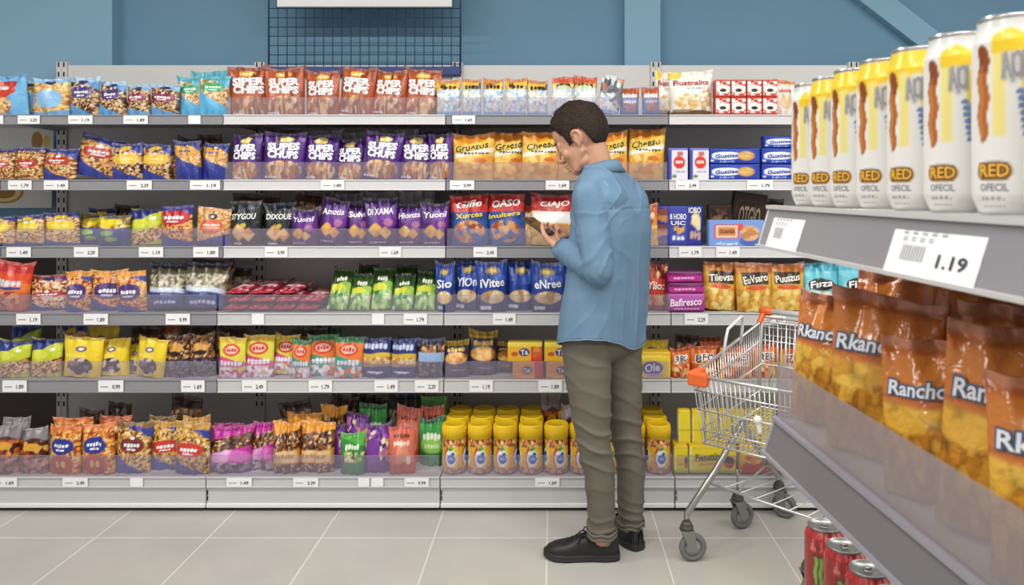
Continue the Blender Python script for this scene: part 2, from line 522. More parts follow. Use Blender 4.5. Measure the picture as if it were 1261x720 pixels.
def a_blueshield(a):
    a.fill('#6fb4e0'); a.fill('#b5251f', a.box(.1, .8, .55, .86)); a.fill('#d33a2a', a.ell(.4, .62, .35, .2)); a.scribble(.45, .68, .4, .1)
    a.bits(PEAN, a.ell(.3, .25, .42, .22)); a.fill('#4f96cc', a.band(.93, 1.1))
def a_super(base, dark, star):
    def f(a):
        a.fill(base); a.fill(dark, a.band(.93, 1.1)); a.fill(star, a.ell(.5, .86, .2, .07)); a.scribble(.5, .86, .28, .06, '#fff3c0', 5)
        for k in range(6): a.fill(dark, a.ell(a.r.rand(), a.r.uniform(.35, .9), .05, .12))
        m = a.ell(.52, .2, .42, .2, 2.5); a.bits(['#e8b878', '#c98a4a', '#f4d8a0', '#b36a30', '#8a4a20'], m, 17, .45)
        a.scribble(.22, .05, .3, .04, '#ffffff', 4)
    return f
def a_popcorn(a):
    a.fill('#bcd6ea'); a.bits(['#e8f0f4', '#c2d8e6', '#f4ead0', '#a4c4dc', '#f6f4ea'], a.band(.12, .66), 9)
    a.fill('#d8a63c', a.band(.72, .98, 0, .02, 1)); a.bits(['#e6b83c', '#c4781e', '#3a2a14', '#f0d060'], a.band(.72, .9), 7, .6)
    a.scribble(.5, .79, .7, .12, '#2a2015', 4); a.fill('#c8742c', a.band(.93, 1.1)); a.fill('#8fb8dc', a.band(-.1, .1))
def a_popred(a):
    a_popcorn(a); a.fill('#c9582c', a.band(.84, 1.1)); a.fill('#e8f0f4', a.ell(.5, .5, .25, .1)); a.fill('#c4d8a0', a.ell(.5, .74, .3, .05))
def a_minibag(a):
    a.fill('#5a86b8'); a.fill('#b5562c', a.band(.66, 1.1)); a.scribble(.5, .72, .8, .16, '#ffffff', 5); a.scribble(.5, .5, .7, .12, '#f2e6e0', 5)
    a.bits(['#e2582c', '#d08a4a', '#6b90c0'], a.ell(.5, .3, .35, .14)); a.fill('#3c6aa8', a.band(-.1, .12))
def a_whitebag(a):
    a.fill('#efece4'); a.fill('#f2d24a', a.ell(.02, .98, .3, .16)); a.bits(['#e8c07a', '#f3e0b0', '#d8a860', '#efe6d0'], a.ell(.45, .33, .34, .18)); a.bits(['#f1e9d8', '#e0cda6', '#c9ad7a'], a.ell(.85, .35, .16, .28))
    a.fill('#6a4a34', a.ell(.5, .08, .5, .07)); a.fill('#a08a78', a.ell(.3, .14, .25, .03)); a.scribble(.62, .62, .4, .05, '#9a9a9a', 7)
def a_cheese(a):
    a.fill('#e8a63a'); a.fill('#d98a22', a.band(.78, 1.1, .2)); a.fill('#f2c24a', a.band(.45, .8, -.2)); a.fill('#e8b860', a.band(-.1, .3, .1, .04, 1.3))
    a.bits(['#f0b43a', '#e09a2a', '#f6cf70'], a.ell(.5, .3, .45, .22), 7); a.fill('#f4f0e0', a.band(.54, .63, -.16)); a.scribble(.55, .58, .7, .05, '#4a4030', 8)
    a.fill('#d8782a', a.ell(.7, .42, .16, .05))
def a_blackchip(a):
    a.fill('#1d2226'); a.bits(['#e8a85a', '#d8904a', '#f0c080'], a.ell(.36, .3, .26, .2, 1.1), 3, 1, .8); a.bits(['#d8904a', '#f0c080'], a.ell(.66, .25, .2, .16, 1.1), 3, 1, .8); a.fill('#3a444a', a.band(.9, 1.1)); a.fill('#c8b43a', a.ell(.5, .46, .08, .05))
    a.scribble(.3, .05, .3, .035, '#ffffff', 4); a.fill('#4a4f56', a.ell(.75, .85, .2, .03))
def a_purplechip(a):
    a.fill('#47206b'); a.fill('#6a2f8f', a.ell(.7, .6, .4, .22)); a.fill('#b06a9a', a.ell(.75, .5, .14, .08)); a.bits(['#e8b04a', '#f0c468', '#d89a3a'], a.ell(.36, .34, .24, .15, 1.2), 3, .8, .8); a.bits(['#f0c468', '#d89a3a'], a.ell(.66, .28, .18, .13, 1.1), 3, .8, .8)
    a.fill('#2a1240', a.band(.92, 1.1)); a.scribble(.4, .08, .5, .03, '#e8e0f0', 6); a.fill('#341650', a.band(-.1, .05))
def a_silverback(a):
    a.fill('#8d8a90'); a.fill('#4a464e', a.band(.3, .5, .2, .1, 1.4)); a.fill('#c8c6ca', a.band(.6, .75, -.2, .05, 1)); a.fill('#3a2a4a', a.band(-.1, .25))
def a_redblue(a):
    a.fill('#27579f'); a.fill('#c02a22', a.band(.66, 1.1)); a.fill('#1f3f86', a.band(.5, .66)); a.bits(['#c87a4a', '#e0b080', '#a04a2a', '#3a6ab0', '#d89a60'], a.ell(.5, .28, .42, .22), 8)
    a.fill('#a81c1c', a.band(.94, 1.1))
def a_redwhite(a):
    a.fill('#e0b048'); a.bits(['#e8bc50', '#d89a38', '#f2d070'], a.band(-.1, .45), 7); a.fill('#b3241f', a.band(.66, 1.1)); a.fill('#f2f0ea', a.box(.04, .96, .44, .66)); a.fill('#8f1a18', a.band(.95, 1.1))
def a_bluechip(a):
    a.fill('#1f3f94'); a.fill('#16306f', a.band(.0, .34)); a.fill('#8a7440', a.ell(.5, .82, .22, .08)); a.fill('#d0b46a', a.ell(.5, .82, .14, .045)); a.bits(['#e8c88a', '#f2dcae', '#c99a58'], a.ell(.5, .3, .4, .13), 6, .6)
    a.fill('#e8edf6', a.box(.08, .42, .05, .12)); a.fill('#3f62b8', a.ell(.75, .65, .2, .1)); a.fill('#122a66', a.band(.95, 1.1))
def a_redbag(a):
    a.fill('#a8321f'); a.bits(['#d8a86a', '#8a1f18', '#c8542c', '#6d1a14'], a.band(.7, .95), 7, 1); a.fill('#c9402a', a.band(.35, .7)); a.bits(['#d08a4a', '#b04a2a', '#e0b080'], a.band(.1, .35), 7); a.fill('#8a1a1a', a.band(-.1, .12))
def a_goldbag(a):
    a.fill('#e2b048'); a.bits(['#e8be5a', '#f2d884', '#d49a3a'], a.band(-.1, .5, 0, .04), 7); a.fill('#c07a28', a.band(.78, 1.1)); a.fill('#a8602a', a.band(.86, 1.1, .1)); a.fill('#3d2a1c', a.box(.14, .86, .56, .82)); a.fill('#d8582c', a.ell(.5, .5, .3, .05))
def a_teal(a):
    a.fill('#6fc4d4'); a.fill('#4aa8bc', a.band(.82, 1.1)); a.fill('#a8e0e8', a.ell(.3, .35, .25, .3)); a.fill('#2a2a2a', a.ell(.5, .55, .34, .13)); a.bits(['#e8dcc0', '#f4eedc', '#c8a870'], a.ell(.6, .3, .3, .12), 6)
def a_orangebag(a):
    a.fill('#e08a34'); a.fill('#c8642a', a.band(.7, 1.1)); a.scribble(.5, .75, .7, .12, '#f6e8d0', 6); a.bits(['#f0c068', '#e8a84a', '#f6d890'], a.band(-.1, .5), 7); a.fill('#8a3a1c', a.ell(.5, .6, .3, .08))
def a_limenavy(a):
    a.fill('#c4cf2e'); a.fill('#23307e', a.band(.78, 1.1, -.25, .05)); a.fill('#dce04a', a.ell(.3, .6, .3, .12)); a.bits(NUTS, a.band(.03, .42, -.25), 18); a.fill('#f4f4e8', a.ell(.72, .74, .09, .04))
def a_yellow(a):
    a.fill('#f0d22e'); a.fill('#e8c020', a.band(.94, 1.1)); a.fill('#6a5a80', a.ell(.5, .72, .13, .07)); a.fill('#fff6d0', a.ell(.5, .72, .06, .03)); a.bits(['#4a3040', '#8a7080', '#d8c8c0', '#2a1820'], a.ell(.5, .28, .34, .22), 8); a.fill('#f6e060', a.ell(.35, .55, .3, .05))
def a_brownnut(a):
    a.fill('#2a1d18'); a.bits(DARK, a.band(.45, 1.1), 15); a.fill('#d8a24a', a.ell(.5, .72, .3, .12)); a.fill('#1c1310', a.ell(.5, .58, .2, .06)); a.bits(['#3a3540', '#5a5560', '#1c1a20', '#7a7580'], a.band(-.1, .42), 16)
def a_candy(lo, hi, top):
    def f(a):
        a.fill(lo); a.fill(hi, a.band(.48, 1.1, .2)); a.fill(top, a.band(.86, 1.1)); a.fill('#d8462e', a.ell(.5, .7, .33, .15)); a.fill('#f4c4b0', a.ell(.5, .7, .24, .1)); a.scribble(.5, .7, .4, .1, '#c0302a', 4)
        a.scribble(.5, .38, .8, .14, '#ffffff', 6); a.bits([lo, '#f4d0dc', hi, '#ffffff'], a.band(-.1, .28), 8)
    return f
def a_navyyellow(a):
    a.fill('#232f70'); a.bits(PEAN, a.band(.3, .62, 0, .02), 9); a.fill('#d8b83a', a.band(.52, .62, 0, .02)); a.scribble(.5, .8, .8, .14, '#c8d0e8', 6); a.fill('#e8ecf4', a.ell(.5, .14, .3, .03)); a.fill('#9a7a48', a.band(.3, .36))
def a_navylight(a):
    a.fill('#232a50'); a.fill('#9cb8e0', a.band(.42, .72)); a.bits(DARK, a.band(.66, .86), 9); a.bits(['#4a4a5a', '#8a7a70', '#2a2a3a'], a.band(.05, .4), 9)
def a_snack(a):
    a.fill('#3a3450'); a.fill('#c8a83a', a.band(.84, 1.1)); a.scribble(.5, .72, .7, .12, '#e8c060', 5); a.bits(['#e8a84a', '#f0c070', '#c9803a'], a.ell(.5, .48, .45, .17), 5, .8); a.fill('#4a4560', a.band(-.1, .25)); a.fill('#8a86a0', a.ell(.6, .15, .3, .02))
def a_navyoval(a):
    a.fill('#d8782a'); a.bits(ORNG, a.band(.03, .95), 19); a.fill('#b8401f', a.ell(.5, .2, .38, .22)); a.fill('#e07a2c', a.band(.9, 1.1)); a.fill('#23348c', a.ell(.5, .6, .36, .17)); a.scribble(.5, .62, .44, .07); a.scribble(.5, .53, .26, .05)
    a.fill('#e8c25a', a.ell(.42, .22, .06, .08)); a.fill('#e8c25a', a.ell(.6, .22, .06, .08))
def a_magenta(a):
    a.fill('#c2309a'); a.fill('#e6a6d8', a.ell(.3, .38, .3, .2)); a.bits(COFF, a.band(.48, .78, -.2), 17); a.fill('#d86ac0', a.ell(.75, .36, .25, .12)); a.bits(['#8a6a88', '#4a3048', '#c8a8c0', '#2a1a2a'], a.band(-.1, .2), 9); a.fill('#b01f86', a.band(.88, 1.1))
def a_coffee(a):
    a.fill('#d8902c'); a.bits(COFF, a.band(.42, .8, -.12), 17); a.fill('#e8c48a', a.box(.06, .94, .2, .44)); a.scribble(.5, .32, .7, .1, '#b88a50', 6); a.bits(COFF, a.band(-.1, .18), 17); a.fill('#e8a030', a.band(.88, 1.1, 0, .03, 1.5))
def a_green(a):
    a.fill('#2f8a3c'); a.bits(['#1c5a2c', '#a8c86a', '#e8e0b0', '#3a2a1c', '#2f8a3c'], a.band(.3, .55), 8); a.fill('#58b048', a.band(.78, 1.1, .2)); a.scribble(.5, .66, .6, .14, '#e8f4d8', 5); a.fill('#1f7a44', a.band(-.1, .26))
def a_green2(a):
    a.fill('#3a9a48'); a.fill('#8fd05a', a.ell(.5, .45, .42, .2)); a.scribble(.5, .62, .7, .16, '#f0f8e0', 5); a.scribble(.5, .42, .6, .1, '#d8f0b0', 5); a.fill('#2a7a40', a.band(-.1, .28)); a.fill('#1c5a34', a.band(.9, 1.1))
def a_purplebag(a):
    a.fill('#6a2a8a'); a.bits(['#8a4aa8', '#c8a04a', '#e8d8c0', '#4a1a60', '#b060b0'], a.band(.3, .85, .2), 9); a.fill('#7a3a9a', a.ell(.35, .5, .25, .25)); a.fill('#5a1a72', a.band(.9, 1.1))
def a_salmon(a):
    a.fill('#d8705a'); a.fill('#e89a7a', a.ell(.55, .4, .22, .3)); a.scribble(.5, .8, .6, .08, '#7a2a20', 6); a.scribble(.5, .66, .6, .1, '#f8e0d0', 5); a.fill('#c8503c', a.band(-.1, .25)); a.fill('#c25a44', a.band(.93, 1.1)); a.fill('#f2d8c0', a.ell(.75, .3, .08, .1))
def a_silvertop(a):
    a.fill('#4a2018'); a.bits(['#8a3a1c', '#c8642a', '#e0a04a', '#3a1410'], a.band(.35, .72), 9); a.fill('#8a8488', a.band(.76, 1.1, 0, .04, 1.2)); a.fill('#d8a030', a.ell(.6, .6, .25, .08)); a.bits(['#a87060', '#6a4038', '#c89080'], a.band(-.1, .35), 10)
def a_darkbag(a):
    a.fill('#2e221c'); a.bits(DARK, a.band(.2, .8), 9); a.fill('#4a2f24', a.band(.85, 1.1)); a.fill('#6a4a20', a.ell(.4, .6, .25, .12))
def a_seeds(a):
    a.fill('#2b3f78'); a.bits(SEED, a.band(.36, .9, .1), 16); a.fill('#c8d4e4', a.band(.34, .44, .1, .02)); a.fill('#4a4632', a.band(.74, 1.1)); a.fill('#1f2848', a.band(.9, 1.1)); a.scribble(.5, .12, .6, .08, '#c8d0e0', 6)
def a_redpack(a):
    a.fill('#b82c3c'); a.bits(['#c8344a', '#e88a9a', '#9a1c30', '#f0c0c8', '#b03040'], a.band(.05, .95), 8); a.fill('#e8b0a0', a.ell(.4, .6, .3, .1)); a.scribble(.5, .35, .8, .14, '#f4dce0', 6)
def a_greenpack(a):
    a.fill('#8fc04a'); a.fill('#2a4a1c', a.band(.62, 1.1, 0, .04, 1)); a.fill('#d8d84a', a.ell(.4, .5, .35, .1)); a.bits(['#a8d070', '#6aa84a', '#c8e0a0', '#4a8a3c'], a.band(-.1, .42), 7); a.scribble(.5, .72, .5, .12, '#f0f0e0', 4)
def a_redcrisp(a):
    a.fill('#d8481f'); a.fill('#b8241c', a.band(.78, 1.1)); a.fill('#e8782c', a.band(.4, .62, .1)); a.scribble(.45, .56, .7, .14, '#d8dce8', 5); a.fill('#23408c', a.ell(.5, .47, .35, .03)); a.bits(['#c8643a', '#e0a070', '#a03a20'], a.band(-.1, .4), 8)
def a_navygreen(a):
    a.fill('#2a3a8a'); a.fill('#8fc03a', a.ell(.45, .42, .2, .09)); a.fill('#7ab03a', a.ell(.6, .22, .16, .07)); a.bits(['#e8c83a', '#d8b030', '#8a6a20', '#f0dc60'], a.band(.62, .95, .1, .06, .6), 8); a.fill('#f0d838', a.ell(.45, .8, .3, .1)); a.fill('#4a5a20', a.band(.94, 1.1))
def a_orangenut(a):
    a.fill('#2a3a8a'); a.bits(PEAN + ['#e8a070'], a.band(.2, 1.1, -.25), 19); a.fill('#d8643a', a.ell(.5, .52, .36, .2)); a.fill('#e89a70', a.ell(.5, .48, .28, .05)); a.fill('#2a2a2a', a.ell(.5, .78, .13, .08)); a.fill('#e8e0d0', a.ell(.5, .78, .05, .04)); a.scribble(.5, .56, .5, .05)
def a_orangepack(a):
    a.fill('#d8702c'); a.fill('#e8a04a', a.ell(.3, .3, .3, .25)); a.bits(['#e8a860', '#c8582a', '#f0c890', '#b8401f'], a.band(-.1, .45), 7); a.fill('#b04a1c', a.band(.88, 1.1)); a.fill('#f0e4d4', a.ell(.5, .66, .3, .12))

# boxes ------------------------------------------------------------
def a_redbox(a):
    a.fill('#ecdcd4'); a.fill('#c8402c', a.band(.66, 1.1)); a.bits(['#d86a50', '#f4ece8', '#b83a28', '#e8c8bc'], a.band(-.1, .3), 8); a.bits(['#f4ece8', '#d86a50', '#ffffff', '#c8402c'], a.band(.62, .9), 6); a.fill('#f2eeea', a.ell(.5, .45, .42, .25)); a.fill('#2a2224', a.ell(.52, .38, .22, .1)); a.fill('#c8402c', a.band(-.1, .1)); a.fill('#b03426', a.box(-.1, .07, 0, 1))
def a_whitebox(a):
    a.fill('#e4e2ec'); a.fill('#4a4aa8', a.box(-.1, .16, 0, 1)); a.fill('#d8382c', a.ell(.55, .55, .3, .2)); a.scribble(.55, .56, .4, .09, '#f4e8e0', 4); a.fill('#c86a6a', a.ell(.6, .82, .16, .07)); a.fill('#6a8a3a', a.ell(.3, .12, .12, .06)); a.scribble(.6, .25, .5, .04, '#8a88a0', 6); a.fill('#6a6ab8', a.band(.93, 1.1))
def a_bluebox(a):
    a.fill('#2443ae'); a.fill('#1a3390', a.band(.86, 1.1)); a.fill('#eef2fa', a.ell(.32, .5, .27, .24, 3)); a.bits(['#d8a860', '#e0b870'], a.ell(.72, .5, .17, .3), 4); a.fill('#b8843c', a.ell(.72, .5, .17, .3) - a.ell(.72, .5, .145, .26)); a.fill('#d8e0f4', a.ell(.05, .2, .03, .07)); a.scribble(.35, .14, .3, .08, '#a8b8e8', 6)
def a_navycol(a):
    a.fill('#2a3590'); a.bits(['#e8d8b8', '#2a3590', '#c88a4a', '#2a3590', '#8a4a3a'], a.box(.02, .25, .05, .95), 4, 2); a.fill('#3a4aa8', a.box(.3, .66, 0, 1)); a.bits(['#e0b060', '#d8a050', '#2a3590'], a.ell(.5, .42, .12, .12)); a.bits(['#e0b060', '#2a3590', '#f0e0b0'], a.ell(.85, .55, .1, .3), 5, 2)
    a.scribble(.48, .18, .26, .1, '#f0f0f4', 3); a.scribble(.84, .25, .22, .2, '#d0a890', 3)
def a_lightblue(a):
    a.fill('#7a9fe0'); a.fill('#4a6cb8', a.ell(.85, .2, .3, .25)); a.fill('#d84a3c', a.box(.1, .54, .3, .84)); a.fill('#f0dcc8', a.box(.12, .52, .34, .8)); a.fill('#d8945a', a.box(.15, .49, .4, .74)); a.bits(['#e0a870', '#e8bc88', '#c88a50'], a.ell(.74, .5, .17, .3), 4); a.fill('#e0584a', a.ell(.57, .75, .06, .14)); a.scribble(.33, .1, .4, .08, '#d8e4f8', 7)
def a_cocoa(a):
    a.fill('#3d2418'); a.fill('#54321f', a.box(.1, .9, .15, .85)); a.fill('#3d2418', a.box(.14, .86, .2, .8))
def a_brownbox(a): a.fill('#4a2c1c'); a.bits(['#6a4226', '#8a6a4a', '#3a2014'], a.box(.1, .9, .4, .9), 6); a.fill('#3a58a8', a.band(-.1, .3))
def a_magbox(a): a.fill('#a03a92'); a.fill('#b85aaa', a.band(.6, 1.1)); a.fill('#7a2a70', a.band(-.1, .12)); a.scribble(.5, .18, .7, .06, '#e0b0d8', 8)
def a_magdark(a): a.fill('#74205e'); a.fill('#c02a92', a.band(.15, .6)); a.scribble(.45, .4, .6, .22, '#e8b8d8', 6)
def a_tabox(a): a.fill('#efb92a'); a.fill('#d8402c', a.box(.68, 1.1, 0, 1)); a.fill('#f4dc50', a.band(.8, 1.1)); a.fill('#3a3a8a', a.ell(.48, .5, .16, .22)); a.bits(['#e8902c', '#f0b03a', '#d8602c'], a.ell(.85, .5, .12, .3), 4); a.fill('#c8582c', a.ell(.2, .4, .1, .12))
def a_tabox2(a): a.fill('#e09a4a'); a.fill('#c04a4a', a.box(.72, 1.1, 0, 1)); a.fill('#44406a', a.ell(.48, .5, .17, .24)); a.bits(['#e0b070', '#d89050'], a.ell(.2, .4, .14, .2), 4); a.scribble(.48, .1, .5, .06, '#f4d8a8', 6)
def a_olebox(a): a.fill('#f0cf2e'); a.fill('#e8bc20', a.band(.85, 1.1)); a.fill('#5a3a96', a.ell(.52, .4, .28, .26)); a.fill('#c8502c', a.ell(.12, .6, .08, .1)); a.fill('#f6e060', a.ell(.5, .82, .4, .06)); a.fill('#b89ad0', a.ell(.55, .14, .25, .05))
def a_yellowcase(a): a.fill('#f2dc28'); a.fill('#f6ec9a', a.box(-.1, .07, .1, .9)); a.fill('#e8c820', a.band(.92, 1.1)); a.fill('#e8d050', a.band(.0, .12)); a.fill('#d8b41c', a.band(.4, .44))
def a_yellowpack(a): a.fill('#f0d828'); a.fill('#d8bc20', a.band(.9, 1.1)); a.fill('#f8f0a0', a.box(-.1, .06, 0, 1)); a.fill('#b8c03a', a.band(-.1, .14)); a.scribble(.45, .35, .5, .08, '#c8a020', 8); a.bits(['#b8642a', '#3a2a1c', '#c84a2c'], a.ell(.85, .42, .12, .22), 4)
def a_redyellow(a): a.fill('#f0c42a'); a.fill('#c8302a', a.ell(.6, .15, .6, .42)); a.bits(['#e8a030', '#f4d060', '#c84a2c'], a.ell(.4, .6, .3, .25), 5)
def a_textbox(a): a.fill('#b5562c'); a.bits(['#c86a3a', '#8a3a1c', '#e0a070'], a.band(-.1, .3), 7); a.fill('#e8d0b8', a.box(.12, .9, .4, .85)); a.fill('#9a4a28', a.box(.15, .87, .44, .81)); a.fill('#d8a048', a.box(-.1, .1, 0, 1))

# ------------------------------------------------------------------ pack shapes
TXT = {}
def text_geo(s, bold=0.0, shear=0.0):
    k = (s, bold, shear)
    if k in TXT: return TXT[k]
    cu = bpy.data.curves.new('lettering', 'FONT'); cu.body = s; cu.size = 1.0; cu.offset = bold; cu.shear = shear
    cu.resolution_u = 2; cu.align_x = 'CENTER'; cu.align_y = 'CENTER'; cu.fill_mode = 'FRONT'
    o = bpy.data.objects.new('lettering', cu); COL.objects.link(o)
    dg = bpy.context.evaluated_depsgraph_get()
    me = bpy.data.meshes.new_from_object(o.evaluated_get(dg))
    v = np.array([(q.co.x, q.co.y) for q in me.vertices]); f = [list(p.vertices) for p in me.polygons]
    bpy.data.objects.remove(o); bpy.data.curves.remove(cu); bpy.data.meshes.remove(me)
    c0, c1 = v.min(0), v.max(0)
    v = (v - (c0 + c1) / 2)
    TXT[k] = (v, f, c1 - c0)
    return TXT[k]

def lettering(specs, surf, W, H, tilt=0.0):
    """lettering lying on a pack's printed face. specs: (text, u, v, width share, height share, colour, outline or None, shear, tilt)"""
    vs, fs, mi, mats = [], [], [], []
    for sp in specs:
        s, cu, cv, ws, hs, col, outl, sh, tl = (list(sp) + [None] * 9)[:9]
        sh = sh or 0.0; tl = tl or 0.0
        base = text_geo(s, 0.012, sh)[2]
        for lay, (c, bold) in enumerate((((outl, 0.1),) if outl else ()) + ((col, 0.05 if s[0] == 'S' and len(s) == 5 or s[:2] == 'CH' else 0.022 if s[0] not in '|=-' else 0.0),)):
            v, f, _ = text_geo(s, bold, sh)
            x = v[:, 0] / base[0] * ws * W; y = v[:, 1] / base[1] * hs * H
            ct, st = math.cos(tl), math.sin(tl)
            uu = cu + (x * ct - y * st) / W; vv = cv + (x * st + y * ct) / H
            lift = 0.0022 + 0.0007 * (lay if outl else 1)
            p = surf(uu, vv, lift)
            n = len(vs); vs += [tuple(q) for q in p]; fs += [[i + n for i in q] for q in f]
            if c not in mats: mats.append(c)
            mi += [mats.index(c)] * len(f)
    me = bpy.data.meshes.new('lettering')
    me.from_pydata(vs, [], fs)
    for c in mats: me.materials.append(tcol(c))
    me.polygons.foreach_set('material_index', mi)
    me.update()
    return me

def set_print(me, cols):
    at = me.color_attributes.new('print', 'FLOAT_COLOR', 'POINT')
    buf = np.ones((len(me.vertices), 4)); buf[:, :3] = cols
    at.data.foreach_set('color', buf.ravel())

def bag_mesh(name, W, H, D, art, seed, nu=42, nv=52, crease=2.0, bottom=0.6, m=None):
    r = np.random.RandomState(seed)
    us = np.linspace(-1, 1, nu + 1); vs_ = np.linspace(0, 1, nv + 1)
    U, V = np.meshgrid(us, vs_)
    p = np.where(V < .28, bottom + (1 - bottom) * np.sin(PI / 2 * np.clip(V / .28, 0, 1)), np.cos(PI / 2 * np.clip((V - .28) / .65, 0, 1)) ** .75)
    q = np.clip(1 - np.abs(U) ** 2.6, 0, 1) ** .6
    half = D / 2 * p * q + .0012
    def smooth(sc):
        z = np.zeros_like(U)
        for _ in range(5):
            a, b, ph = r.uniform(-sc, sc), r.uniform(-sc, sc), r.uniform(0, 6.3)
            z += np.sin(a * U + b * V + ph)
        return z / 2.4
    Wr = crease * (D * .045 * smooth(7) + D * .06 * np.sin(r.uniform(9, 13) * U + r.uniform(0, 6) + 2 * V) * np.exp(-np.clip(.93 - V, 0, 1) / .16)
                   + D * .05 * np.sin(r.uniform(8, 12) * U + r.uniform(0, 6)) * np.exp(-V / .12)) * q
    Wr2 = crease * D * .05 * smooth(6) * q
    seal = np.clip((V - .92) / .03, 0, 1)
    rip = seal * D * .09 * np.sin(r.uniform(4, 7) * U + r.uniform(0, 6))
    lean = r.uniform(-.03, .06) * H * V ** 2.2
    X = U * W / 2 * (1 - .05 * p + .02 * seal) + .02 * W * smooth(3) * V + .008 * W * smooth(9) * U + r.uniform(-.02, .02) * W * V
    Z = V * H + .045 * H * np.abs(U) ** 3 * V ** 7 + .022 * H * smooth(4) * V ** 5 + r.uniform(-.03, .03) * H * U * V ** 5
    Z = np.maximum(Z, 0)
    Yf = -half - Wr + rip + lean; Yb = np.maximum(half + Wr2 + rip + lean, Yf + .001)
    n = (nu + 1) * (nv + 1)
    P = np.concatenate([np.stack([X, Yf, Z], -1).reshape(-1, 3), np.stack([X, Yb, Z], -1).reshape(-1, 3)])
    fs = []
    idx = np.arange(n).reshape(nv + 1, nu + 1)
    a, b, c, d = idx[:-1, :-1].ravel(), idx[:-1, 1:].ravel(), idx[1:, 1:].ravel(), idx[1:, :-1].ravel()
    fs += np.stack([a, b, c, d], 1).tolist(); fs += np.stack([d + n, c + n, b + n, a + n], 1).tolist()
    loop = list(idx[0, :]) + list(idx[1:, -1]) + list(idx[-1, -2::-1]) + list(idx[-2:0:-1, 0])
    for k in range(len(loop)):
        i, j = int(loop[k]), int(loop[(k + 1) % len(loop)])
        fs.append([j, i, i + n, j + n])
    me = bpy.data.meshes.new(name)
    me.from_pydata(P.tolist(), [], fs)
    me.polygons.foreach_set('use_smooth', [True] * len(fs))
    A = Art((U + 1) / 2, V, seed); art(A)
    cc = A.C.reshape(-1, 3)
    A.fill(np.array([1.0, 1, 1]) * .8, seal * .12)
    set_print(me, np.concatenate([cc, cc[:, :]]))
    me.materials.append(m or M_film)
    def surf(u, v, lift):
        fu = np.clip(u, 0, 1) * nu; fv = np.clip(v, 0, 1) * nv
        i = np.minimum(fu.astype(int), nu - 1); j = np.minimum(fv.astype(int), nv - 1)
        du, dv = fu - i, fv - j
        def s(G): return G[j, i] * (1 - du) * (1 - dv) + G[j, i + 1] * du * (1 - dv) + G[j + 1, i] * (1 - du) * dv + G[j + 1, i + 1] * du * dv
        return np.stack([s(X), s(Yf) - lift, s(Z)], -1)
    return me, surf

def pack_mesh(name, W, H, D, art, seed, nu=30, nv=24, rad=0.004, soft=0.0, m=None):
    """a box or a flow-wrapped pack with rounded edges, printed on its front, plain on the sides"""
    hw, hh, hd = W / 2, H / 2, D / 2
    rad = min(rad, hw * .4, hh * .4, hd * .4)
    def axis(h, n):
        e = [-h, -h + rad * .3, -h + rad]; return np.array(e + list(np.linspace(-h + rad, h - rad, n + 1)[1:-1]) + [-x for x in e[::-1]])
    ax, az, ay = axis(hw, nu), axis(hh, nv), axis(hd, 2)
    P, F, front = [], [], []
    def grid(a1, a2, fn, flip):
        n0 = len(P)
        for y in a2:
            for x in a1: P.append(fn(x, y))
        n1 = len(a1)
        for j in range(len(a2) - 1):
            for i in range(n1 - 1):
                q = [n0 + j * n1 + i, n0 + j * n1 + i + 1, n0 + (j + 1) * n1 + i + 1, n0 + (j + 1) * n1 + i]
                F.append(q[::-1] if flip else q)
        return n0, len(P)
    f0, f1 = grid(ax, az, lambda x, z: (x, -hd, z), False)
    sx, sz = axis(hw, 4), axis(hh, 4)
    grid(sx, sz, lambda x, z: (x, hd, z), True)
    grid(sx, ay, lambda x, y: (x, y, hh), False); grid(sx, ay, lambda x, y: (x, y, -hh), True)
    grid(ay, sz, lambda y, z: (hw, y, z), False); grid(ay, sz, lambda y, z: (-hw, y, z), True)
    P = np.array(P, float)
    core = np.clip(P, [-hw + rad, -hd + rad, -hh + rad], [hw - rad, hd - rad, hh - rad])
    dd = P - core; L = np.linalg.norm(dd, axis=1, keepdims=True)
    P2 = core + dd / np.maximum(L, 1e-9) * np.minimum(rad, np.maximum(L, 1e-9) * 9)
    P = np.where(L > 0, P2, P)
    if soft:
        r = np.random.RandomState(seed + 5)
        ph = r.uniform(0, 6, 4)
        P[:, 1] += np.sign(P[:, 1]) * soft * (np.sin(P[:, 0] / hw * 3 + ph[0]) * np.sin(P[:, 2] / hh * 2.5 + ph[1]) * .5 + (1 - (P[:, 0] / hw) ** 2) * (1 - (P[:, 2] / hh) ** 2) * 1.0)
    Pn = P.copy(); Pn[:, 2] += hh
    me = bpy.data.meshes.new(name)
    me.from_pydata(Pn.tolist(), [], F)
    me.polygons.foreach_set('use_smooth', [True] * len(F))
    U, V = np.meshgrid((ax + hw) / W, (az + hh) / H)
    A = Art(U, V, seed); art(A)
    cols = np.zeros((len(P), 3))
    cols[f0:f1] = A.C.reshape(-1, 3)
    # the other faces carry the print's edge colours
    edge = A.C[len(az) // 2, 1]; topc = A.C[-2, len(ax) // 2]
    cols[f1:] = edge
    top = (P[:, 2] > hh - rad * 1.2); top[f0:f1] = False
    cols[top] = topc
    set_print(me, cols)
    me.materials.append(m or M_card)
    def surf(u, v, lift):
        y = -hd - lift + 0.0012 + 0 * u
        if soft: y = y - soft * 1.3 * (1 - (2 * u - 1) ** 2) * (1 - (2 * v - 1) ** 2)
        return np.stack([(u - .5) * W, y, v * H], -1)
    return me, surf

